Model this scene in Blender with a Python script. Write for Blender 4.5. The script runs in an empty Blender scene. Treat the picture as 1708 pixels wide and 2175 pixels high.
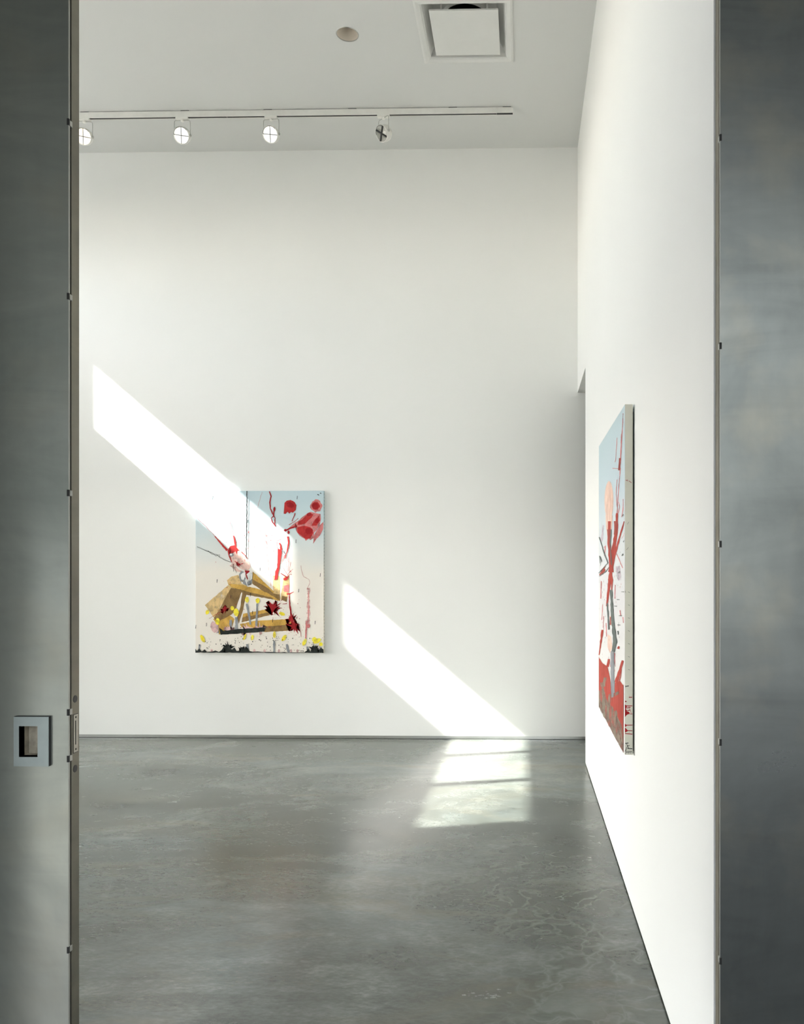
import bpy, bmesh, math, random
from mathutils import Vector, Matrix

sc = bpy.context.scene
COL = sc.collection
PI = math.pi

# ------------------------------------------------------------------ camera
FPX, PX, PY, EYE = 1690.0, 1074.0, 1210.0, 1.55        # focal length and principal point in pixels of 1708 x 2175
cam_d = bpy.data.cameras.new('camera')
cam = bpy.data.objects.new('camera', cam_d)
COL.objects.link(cam)
cam.location = (0, 0, EYE)
cam.rotation_euler = (PI / 2, 0, math.atan(36 / FPX))
cam_d.sensor_fit = 'VERTICAL'
cam_d.sensor_height = 120.0
cam_d.lens = 120.0 * FPX / 2175
cam_d.shift_x = (854 - PX) / 2175
cam_d.shift_y = (PY - 1087.5) / 2175
cam_d.clip_start = 0.02
sc.camera = cam

# ------------------------------------------------------------------ sky, sun, exposure
SUN = Vector((1.0, 0.247, -0.862)).normalized()
w = bpy.data.worlds.new('sky')
sc.world = w
w.use_nodes = True
nt = w.node_tree
nt.nodes.clear()
sky = nt.nodes.new('ShaderNodeTexSky')
sky.sky_type = 'NISHITA'
sky.sun_disc = False
sky.sun_elevation = math.asin(-SUN.z)
sky.sun_rotation = math.atan2(-SUN.x, -SUN.y)
sky.air_density = 1.3
sky.dust_density = 1.2
sky.ozone_density = 1.0
hsv = nt.nodes.new('ShaderNodeHueSaturation')
hsv.inputs['Saturation'].default_value = 0.28
bg = nt.nodes.new('ShaderNodeBackground')
bg.inputs['Strength'].default_value = 0.60
out = nt.nodes.new('ShaderNodeOutputWorld')
nt.links.new(sky.outputs[0], hsv.inputs['Color'])
nt.links.new(hsv.outputs[0], bg.inputs['Color'])
nt.links.new(bg.outputs[0], out.inputs[0])

sun_d = bpy.data.lights.new('sun', 'SUN')
sun_d.energy = 10.0
sun_d.angle = math.radians(0.53)
sun_d.color = (1.0, 0.965, 0.915)
sun = bpy.data.objects.new('sun', sun_d)
COL.objects.link(sun)
sun.rotation_euler = SUN.to_track_quat('-Z', 'Y').to_euler()
sun.location = (-20, -6, 20)

vs = sc.view_settings
vs.view_transform = 'Standard'
vs.look = 'None'
vs.gamma = 1.0
vs.use_curve_mapping = False
vs.exposure = 1.79
cy = sc.cycles
cy.use_denoising = True
cy.max_bounces = 14
cy.diffuse_bounces = 9
cy.glossy_bounces = 4
cy.transparent_max_bounces = 10
cy.sample_clamp_indirect = 12.0
cy.caustics_reflective = False
cy.caustics_refractive = False

# ------------------------------------------------------------------ helpers
def box(bm, x0, x1, y0, y1, z0, z1):
    v = [bm.verts.new(p) for p in ((x0, y0, z0), (x1, y0, z0), (x1, y1, z0), (x0, y1, z0),
                                   (x0, y0, z1), (x1, y0, z1), (x1, y1, z1), (x0, y1, z1))]
    for f in ((3, 2, 1, 0), (4, 5, 6, 7), (0, 1, 5, 4), (1, 2, 6, 5), (2, 3, 7, 6), (3, 0, 4, 7)):
        bm.faces.new([v[i] for i in f])
    return bm

def boxes(*bs):
    bm = bmesh.new()
    for b in bs:
        box(bm, *b)
    return bm

def frame_plate(bm, x0, x1, z0, z1, hx0, hx1, hz0, hz1, y0, y1):
    """A plate in the XZ plane with a rectangular hole, as one closed ring."""
    o = [(x0, z0), (x1, z0), (x1, z1), (x0, z1)]
    h = [(hx0, hz0), (hx1, hz0), (hx1, hz1), (hx0, hz1)]
    vo = [[bm.verts.new((a, y, b)) for a, b in o] for y in (y0, y1)]
    vh = [[bm.verts.new((a, y, b)) for a, b in h] for y in (y0, y1)]
    for i in range(4):
        j = (i + 1) % 4
        bm.faces.new((vo[0][i], vo[0][j], vh[0][j], vh[0][i]))
        bm.faces.new((vo[1][j], vo[1][i], vh[1][i], vh[1][j]))
        bm.faces.new((vo[0][j], vo[0][i], vo[1][i], vo[1][j]))
        bm.faces.new((vh[0][i], vh[0][j], vh[1][j], vh[1][i]))
    return bm

def lathe(bm, prof, axis=Vector((0, 0, 1)), origin=Vector((0, 0, 0)), n=40, cap0=False, cap1=False):
    q = Vector((0, 0, 1)).rotation_difference(axis)
    rings = []
    for r, h in prof:
        rings.append([bm.verts.new(origin + q @ Vector((r * math.cos(2 * PI * k / n), r * math.sin(2 * PI * k / n), h))) for k in range(n)])
    for a, b in zip(rings, rings[1:]):
        for k in range(n):
            bm.faces.new((a[k], a[(k + 1) % n], b[(k + 1) % n], b[k]))
    if cap0: bm.faces.new(list(reversed(rings[0])))
    if cap1: bm.faces.new(rings[-1])
    return bm

def tube(bm, pts, r, n=8):
    pts = [Vector(p) for p in pts]
    rings = []
    for i, p in enumerate(pts):
        d = (pts[min(i + 1, len(pts) - 1)] - pts[max(i - 1, 0)]).normalized()
        q = Vector((0, 0, 1)).rotation_difference(d)
        rings.append([bm.verts.new(p + q @ Vector((r * math.cos(2 * PI * k / n), r * math.sin(2 * PI * k / n), 0))) for k in range(n)])
    for a, b in zip(rings, rings[1:]):
        for k in range(n):
            bm.faces.new((a[k], a[(k + 1) % n], b[(k + 1) % n], b[k]))
    bm.faces.new(list(reversed(rings[0])))
    bm.faces.new(rings[-1])
    return bm

def obj(name, bm, m, parent=None, bevel=0.0, smooth=False, normals=True):
    if normals:
        bmesh.ops.recalc_face_normals(bm, faces=bm.faces[:])
    me = bpy.data.meshes.new(name)
    bm.to_mesh(me)
    bm.free()
    if smooth:
        for p in me.polygons: p.use_smooth = True
    me.materials.append(m)
    o = bpy.data.objects.new(name, me)
    COL.objects.link(o)
    if parent is not None:
        o.parent = parent
        if parent.get('_world'):
            o.matrix_parent_inverse = Matrix.Translation(-Vector(parent.location))
    if bevel:
        b = o.modifiers.new('bevel', 'BEVEL')
        b.width = bevel
        b.segments = 2
        b.limit_method = 'ANGLE'
    if smooth:
        e = o.modifiers.new('split', 'EDGE_SPLIT')
        e.split_angle = math.radians(35)
    return o

def empty(name, loc, world=True):
    o = bpy.data.objects.new(name, None)
    COL.objects.link(o)
    o.location = loc
    o.empty_display_size = 0.1
    if world: o['_world'] = 1
    return o

def thing(name, label, cat, loc, group=None, world=True):
    o = empty(name, loc, world)
    o['label'] = label
    o['category'] = cat
    if group: o['group'] = group
    return o

def struct(o):
    o['kind'] = 'structure'
    return o

# ------------------------------------------------------------------ materials
class Mat:
    def __init__(s, name):
        s.m = bpy.data.materials.new(name)
        s.m.use_nodes = True
        s.nt = s.m.node_tree
        s.b = s.nt.nodes['Principled BSDF']
        s.o = s.nt.nodes['Material Output']
        s.tc = None
    def n(s, t, **k):
        x = s.nt.nodes.new(t)
        for a, v in k.items():
            if a in x.inputs: x.inputs[a].default_value = v
            else: setattr(x, a, v)
        return x
    def l(s, a, b): s.nt.links.new(a, b)
    def coords(s, scale=(1, 1, 1), rot=(0, 0, 0), loc=(0, 0, 0)):
        if s.tc is None: s.tc = s.n('ShaderNodeTexCoord')
        mp = s.n('ShaderNodeMapping')
        mp.inputs['Scale'].default_value = scale
        mp.inputs['Rotation'].default_value = rot
        mp.inputs['Location'].default_value = loc
        s.l(s.tc.outputs['Object'], mp.inputs[0])
        return mp.outputs[0]
    def noise(s, vec, scale, detail=5.0, rough=0.55, dist=0.0):
        x = s.n('ShaderNodeTexNoise')
        x.inputs['Scale'].default_value = scale
        x.inputs['Detail'].default_value = detail
        x.inputs['Roughness'].default_value = rough
        x.inputs['Distortion'].default_value = dist
        s.l(vec, x.inputs['Vector'])
        return x.outputs['Fac']
    def ramp(s, fac, *stops, interp='LINEAR'):
        r = s.n('ShaderNodeValToRGB')
        r.color_ramp.interpolation = interp
        e = r.color_ramp.elements
        while len(e) < len(stops): e.new(0.5)
        for el, (p, c) in zip(e, stops):
            el.position = p
            el.color = (c, c, c, 1) if isinstance(c, (int, float)) else (*c, 1)
        s.l(fac, r.inputs[0])
        return r.outputs[0]
    def mix(s, fac, a, b, mode='MIX'):
        x = s.n('ShaderNodeMix', data_type='RGBA', blend_type=mode)
        for sock, v in ((x.inputs[0], fac), (x.inputs[6], a), (x.inputs[7], b)):
            if isinstance(v, (int, float)): sock.default_value = v
            elif isinstance(v, tuple): sock.default_value = (*v, 1)
            else: s.l(v, sock)
        return x.outputs[2]
    def math(s, op, a, b=0.0):
        x = s.n('ShaderNodeMath', operation=op)
        for i, v in enumerate((a, b)):
            if isinstance(v, (int, float)): x.inputs[i].default_value = v
            else: s.l(v, x.inputs[i])
        return x.outputs[0]
    def bump(s, h, strength, dist=0.01):
        x = s.n('ShaderNodeBump')
        x.inputs['Strength'].default_value = strength
        x.inputs['Distance'].default_value = dist
        s.l(h, x.inputs['Height'])
        s.l(x.outputs[0], s.b.inputs['Normal'])
    def set(s, **k):
        for a, v in k.items():
            a = a.replace('_', ' ')
            if isinstance(v, tuple) and len(v) == 3: v = (*v, 1)
            if hasattr(v, 'is_output'): s.l(v, s.b.inputs[a])
            else: s.b.inputs[a].default_value = v
        return s.m

def plaster(name, c):
    t = Mat(name)
    v = t.coords()
    t.set(Base_Color=t.ramp(t.noise(v, 1.3, 4), (0.3, tuple(x * 0.985 for x in c)), (0.7, c)), Roughness=0.9, Specular_IOR_Level=0.15)
    t.bump(t.noise(v, 160, 3), 0.08, 0.001)
    return t.m

def plain(name, c, rough=0.5, metal=0.0, var=0.06, scale=9.0):
    t = Mat(name)
    v = t.coords()
    f = t.noise(v, scale, 4)
    t.set(Base_Color=t.ramp(f, (0.3, tuple(x * (1 - var) for x in c)), (0.7, tuple(min(1, x * (1 + var)) for x in c))), Roughness=rough, Metallic=metal)
    return t.m

M = {}
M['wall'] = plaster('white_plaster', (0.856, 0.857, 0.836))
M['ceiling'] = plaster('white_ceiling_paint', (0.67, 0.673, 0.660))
M['white_metal'] = plain('white_enamel', (0.82, 0.81, 0.77), 0.35)
M['grey_white'] = plain('white_enamel_panel', (0.69, 0.69, 0.67), 0.5, 0, 0.02)
M['black'] = plain('black_metal', (0.02, 0.02, 0.02), 0.5)
M['duct'] = plain('dark_duct', (0.03, 0.03, 0.03), 0.8)
M['aluminium'] = plain('mill_aluminium', (0.42, 0.42, 0.40), 0.3, 0.9)
M['gap'] = plain('dark_rubber_gap_shade', (0.018, 0.018, 0.017), 0.8)  # also paints shade in the wall reveal and behind the right canvas
M['stucco'] = plain('grey_stucco', (0.36, 0.36, 0.34), 0.9, 0, 0.1, 3)
M['pale_stucco'] = plain('pale_stucco', (0.62, 0.62, 0.60), 0.9, 0, 0.06, 3)
M['soffit'] = plain('dark_soffit', (0.05, 0.052, 0.05), 0.8)
M['pull_steel'] = plain('brushed_steel', (0.36, 0.41, 0.40), 0.45, 0.55, 0.05, 30)
M['cup_steel'] = plain('worn_cup_steel', (0.45, 0.41, 0.33), 0.5, 0.5, 0.25, 40)
M['satin'] = plain('satin_reflector', (0.82, 0.76, 0.68), 0.35, 0.2, 0.02)
M['lock_steel'] = plain('lock_steel', (0.40, 0.38, 0.33), 0.4, 0.8, 0.1, 60)
M['wire'] = plain('grey_wire', (0.50, 0.50, 0.47), 0.4)

def steel(name, c0, c1, rough, seed):
    """Blackened, waxed steel plate: cloudy patina with faint vertical rub marks."""
    t = Mat(name)
    v = t.coords(loc=(seed, seed * 2, seed * 3))
    big = t.noise(v, 2.2, 6, 0.6, 0.8)
    vst = t.coords(scale=(9, 9, 0.7), loc=(seed, 0, 0))
    st = t.noise(vst, 3.0, 5, 0.6)
    hz = t.coords(scale=(1.0, 1.0, 4.5), rot=(0, 0.35, 0), loc=(0, 0, seed))
    h = t.noise(hz, 1.6, 4, 0.6, 1.0)
    f = t.math('ADD', t.math('MULTIPLY', big, 0.55), t.math('ADD', t.math('MULTIPLY', st, 0.08), t.math('MULTIPLY', h, 0.37)))
    col = t.ramp(f, (0.34, c0), (0.66, c1))
    warm = t.ramp(t.noise(v, 4.5, 4), (0.5, 0.0), (0.75, 1.0))
    col = t.mix(t.math('MULTIPLY', warm, 0.22), col, (0.42, 0.36, 0.25))
    t.set(Base_Color=col, Metallic=0.8, Roughness=t.ramp(f, (0.3, rough + 0.09), (0.7, rough - 0.05)))
    return t.m
M['steel'] = steel('blackened_steel', (0.26, 0.28, 0.255), (0.40, 0.42, 0.375), 0.33, 1.7)
M['steel_right_dim'] = steel('blackened_steel_dim', (0.12, 0.130, 0.124), (0.20, 0.213, 0.203), 0.30, 5.3)  # darker copy of the left door's steel; weaker reflection put into the colour
M['edge_steel'] = steel('brown_edge_steel', (0.17, 0.16, 0.13), (0.24, 0.225, 0.185), 0.5, 3.1)
M['bright_edge'] = plain('rubbed_edge_steel', (0.42, 0.42, 0.39), 0.5, 0.4)

def concrete():
    t = Mat('polished_concrete')
    v = t.coords()
    warp = t.noise(v, 0.8, 3)
    big = t.noise(t.coords(rot=(0, 0, 0.35), scale=(0.8, 1.5, 1)), 0.75, 7, 0.62, 1.2)
    mid = t.noise(t.coords(rot=(0, 0, 0.45), scale=(0.85, 1.5, 1)), 3.4, 8, 0.68, 0.3)
    fine = t.noise(t.coords(rot=(0, 0, 0.5), scale=(1, 2.4, 1)), 30, 5, 0.7, 0.0)
    f = t.math('ADD', t.math('MULTIPLY', big, 0.50), t.math('ADD', t.math('MULTIPLY', mid, 0.28), t.math('MULTIPLY', fine, 0.22)))
    col = t.ramp(f, (0.40, (0.026, 0.031, 0.026)), (0.465, (0.053, 0.062, 0.052)), (0.53, (0.088, 0.100, 0.088)), (0.60, (0.148, 0.162, 0.145)))
    # cool bloom and warm stains
    cool = t.ramp(t.noise(t.coords(loc=(3, 7, 0), rot=(0, 0, 0.5), scale=(0.8, 1.3, 1)), 0.9, 5, 0.6, 0.6), (0.46, 0.0), (0.66, 1.0))
    col = t.mix(t.math('MULTIPLY', cool, 0.5), col, (0.108, 0.138, 0.136))
    warm = t.ramp(t.noise(t.coords(rot=(0, 0, 0.4), scale=(0.6, 1.7, 1), loc=(1, 2, 0)), 1.5, 6, 0.65, 0.7), (0.52, 0.0), (0.72, 1.0))
    col = t.mix(t.math('MULTIPLY', warm, 0.6), col, (0.118, 0.108, 0.070))
    # fine tan trowel flecks, sparse
    fl = t.ramp(t.noise(t.coords(rot=(0, 0, 0.5), scale=(1, 4.2, 1)), 26, 8, 0.75, 0.4), (0.54, 0.0), (0.66, 1.0))
    area = t.ramp(t.noise(t.coords(loc=(9, 4, 0), rot=(0, 0, 0.5), scale=(0.6, 1.6, 1)), 1.6, 4), (0.52, 0.0), (0.64, 1.0))
    col = t.mix(t.math('MULTIPLY', t.math('MULTIPLY', fl, area), 0.4), col, (0.23, 0.21, 0.15))
    # paler towards the back: grazing floor sheen put into the base colour
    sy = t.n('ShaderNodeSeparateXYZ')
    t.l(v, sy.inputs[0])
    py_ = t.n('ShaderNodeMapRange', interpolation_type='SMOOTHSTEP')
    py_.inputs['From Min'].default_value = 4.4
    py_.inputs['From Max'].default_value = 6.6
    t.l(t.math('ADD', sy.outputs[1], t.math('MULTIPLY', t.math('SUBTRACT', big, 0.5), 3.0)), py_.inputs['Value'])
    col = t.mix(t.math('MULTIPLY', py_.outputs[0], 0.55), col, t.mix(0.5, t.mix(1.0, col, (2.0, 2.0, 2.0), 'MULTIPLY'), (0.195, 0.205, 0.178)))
    # pale crazing veins over darker patches
    dv = t.n('ShaderNodeTexNoise')
    dv.inputs['Scale'].default_value = 3.2
    dv.inputs['Detail'].default_value = 4
    t.l(v, dv.inputs['Vector'])
    wv = t.n('ShaderNodeVectorMath', operation='MULTIPLY_ADD')
    t.l(dv.outputs['Color'], wv.inputs[0])
    wv.inputs[1].default_value = (0.6, 0.6, 0)
    t.l(v, wv.inputs[2])
    vo = t.n('ShaderNodeTexVoronoi', feature='DISTANCE_TO_EDGE')
    vo.inputs['Scale'].default_value = 7.0
    t.l(wv.outputs[0], vo.inputs['Vector'])
    vein = t.ramp(vo.outputs['Distance'], (0.0, 1.0), (0.03, 0.55), (0.11, 0.0))
    sep = t.n('ShaderNodeSeparateXYZ')
    t.l(v, sep.inputs[0])
    zone = t.ramp(t.math('MULTIPLY_ADD', sep.outputs[0], 0.0), (0, 0), (1, 1))
    gx = t.n('ShaderNodeMapRange')
    gx.inputs['From Min'].default_value = -1.1
    gx.inputs['From Max'].default_value = 0.2
    t.l(sep.outputs[0], gx.inputs['Value'])
    gy = t.n('ShaderNodeMapRange')
    gy.inputs['From Min'].default_value = 5.2
    gy.inputs['From Max'].default_value = 4.0
    t.l(sep.outputs[1], gy.inputs['Value'])
    patch = t.ramp(t.noise(t.coords(loc=(2.2, 5.1, 0)), 1.9, 5, 0.6, 0.5), (0.44, 0.0), (0.56, 1.0))
    patch = t.math('MULTIPLY', t.math('MULTIPLY', patch, gx.outputs[0]), gy.outputs[0])
    col = t.mix(t.math('MULTIPLY', patch, 0.55), col, (0.040, 0.049, 0.034))
    col = t.mix(t.math('MULTIPLY', t.math('MULTIPLY', vein, patch), 0.55), col, (0.165, 0.187, 0.165))
    t.set(Base_Color=col, Roughness=t.ramp(f, (0.35, 0.29), (0.65, 0.21)), IOR=1.72, Specular_IOR_Level=0.5)
    t.bump(t.math('ADD', t.noise(t.coords(scale=(1, 2, 1)), 7, 5), t.math('MULTIPLY', t.noise(v, 70, 3), 0.3)), 0.03, 0.01)
    return t.m
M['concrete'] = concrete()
M['yard'] = plain('grey_paving', (0.12, 0.121, 0.114), 0.85, 0, 0.08, 1.5)
M['bounce_paving'] = plain('pale_bounce_paving', (0.50, 0.49, 0.46), 0.85, 0, 0.06, 1.5)  # pale tone chosen to bounce sun up through the low window
M['asphalt'] = plain('dark_asphalt', (0.035, 0.038, 0.045), 0.8, 0, 0.2, 6)

def pane_mat():
    t = Mat('window_glass')
    g = t.n('ShaderNodeBsdfGlossy')
    g.inputs['Roughness'].default_value = 0.0
    tr = t.n('ShaderNodeBsdfTransparent')
    tr.inputs['Color'].default_value = (0.95, 0.95, 0.95, 1)
    lw = t.n('ShaderNodeLayerWeight')
    lw.inputs['Blend'].default_value = 0.5
    fac = t.math('MULTIPLY_ADD', t.math('POWER', lw.outputs['Facing'], 4.0), 0.7)
    fac.node.inputs[2].default_value = 0.05
    mx = t.n('ShaderNodeMixShader')
    t.l(fac, mx.inputs[0])
    t.l(tr.outputs[0], mx.inputs[1])
    t.l(g.outputs[0], mx.inputs[2])
    t.l(mx.outputs[0], t.o.inputs[0])
    return t.m
M['pane'] = pane_mat()

def lamp(name, c, e):
    t = Mat(name)
    v = t.coords()
    f = t.ramp(t.noise(v, 22, 2), (0.35, tuple(x * 0.75 for x in c)), (0.6, c))
    t.set(Base_Color=(0.9, 0.9, 0.88), Roughness=0.15, Emission_Color=f, Emission_Strength=e)
    return t.m
M['lamp_white'] = lamp('lit_lamp_glass', (1.0, 0.98, 0.92), 0.34)
M['lamp_warm'] = lamp('lit_warm_lamp_glass', (1.0, 0.86, 0.66), 0.42)
M['lamp_off'] = plain('mirrored_lamp_reflector', (0.86, 0.85, 0.80), 0.25, 0.2)

PAINT = {
 'pale_wood': (0.66, 0.47, 0.22), 'golden_wood': (0.60, 0.36, 0.08), 'dark_wood': (0.26, 0.16, 0.062),
 'brick_paint': (0.40, 0.052, 0.036), 'red_paint': (0.46, 0.030, 0.030), 'crimson_paint': (0.34, 0.012, 0.016), 'rose_paint': (0.62, 0.20, 0.20),
 'mauve_paint': (0.45, 0.17, 0.18), 'flesh_paint': (0.74, 0.50, 0.44), 'grey_paint': (0.27, 0.28, 0.30),
 'white_paint': (0.78, 0.78, 0.76), 'pink_paint': (0.76, 0.50, 0.49), 'yellow_paint': (0.90, 0.74, 0.05),
 'black_paint': (0.018, 0.022, 0.020), 'peach_paint': (0.78, 0.55, 0.46), 'rust_paint': (0.33, 0.06, 0.045),
 'slate_paint': (0.13, 0.15, 0.14), 'pink_wash': (0.78, 0.42, 0.42), 'lilac_wash': (0.66, 0.55, 0.62), 'mauve_wash': (0.30, 0.24, 0.19)}
def paint_mat(k, c):
    t = Mat(k)
    v = t.coords(scale=(1, 1, 0.6))
    f = t.noise(v, 11, 7, 0.7, 1.0)
    var = 0.38 if 'wood' in k else 0.14 if 'crimson' in k else 0.32
    lo, hi = tuple(x * (1 - var) for x in c), tuple(min(0.85, x * (1 + var * 0.7) + (0.015 if 'red' not in k else 0.0)) for x in c)
    t.set(Base_Color=t.ramp(f, (0.32, lo), (0.5, c), (0.68, hi)), Roughness=0.75, Specular_IOR_Level=0.2)
    if 'wash' in k:
        t.set(Alpha=t.ramp(t.noise(t.coords(loc=(1, 1, 1)), 14, 5, 0.6), (0.35, 0.10), (0.6, 0.75)))
    elif k in ('flesh_paint', 'rose_paint', 'yellow_paint', 'pink_paint', 'pale_wood'):
        t.set(Alpha=t.ramp(t.noise(t.coords(loc=(2, 1, 3)), 18, 5, 0.6), (0.32, 0.35), (0.5, 1.0)))
    return t.m
PM = {k: paint_mat(k, c) for k, c in PAINT.items()}

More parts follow.
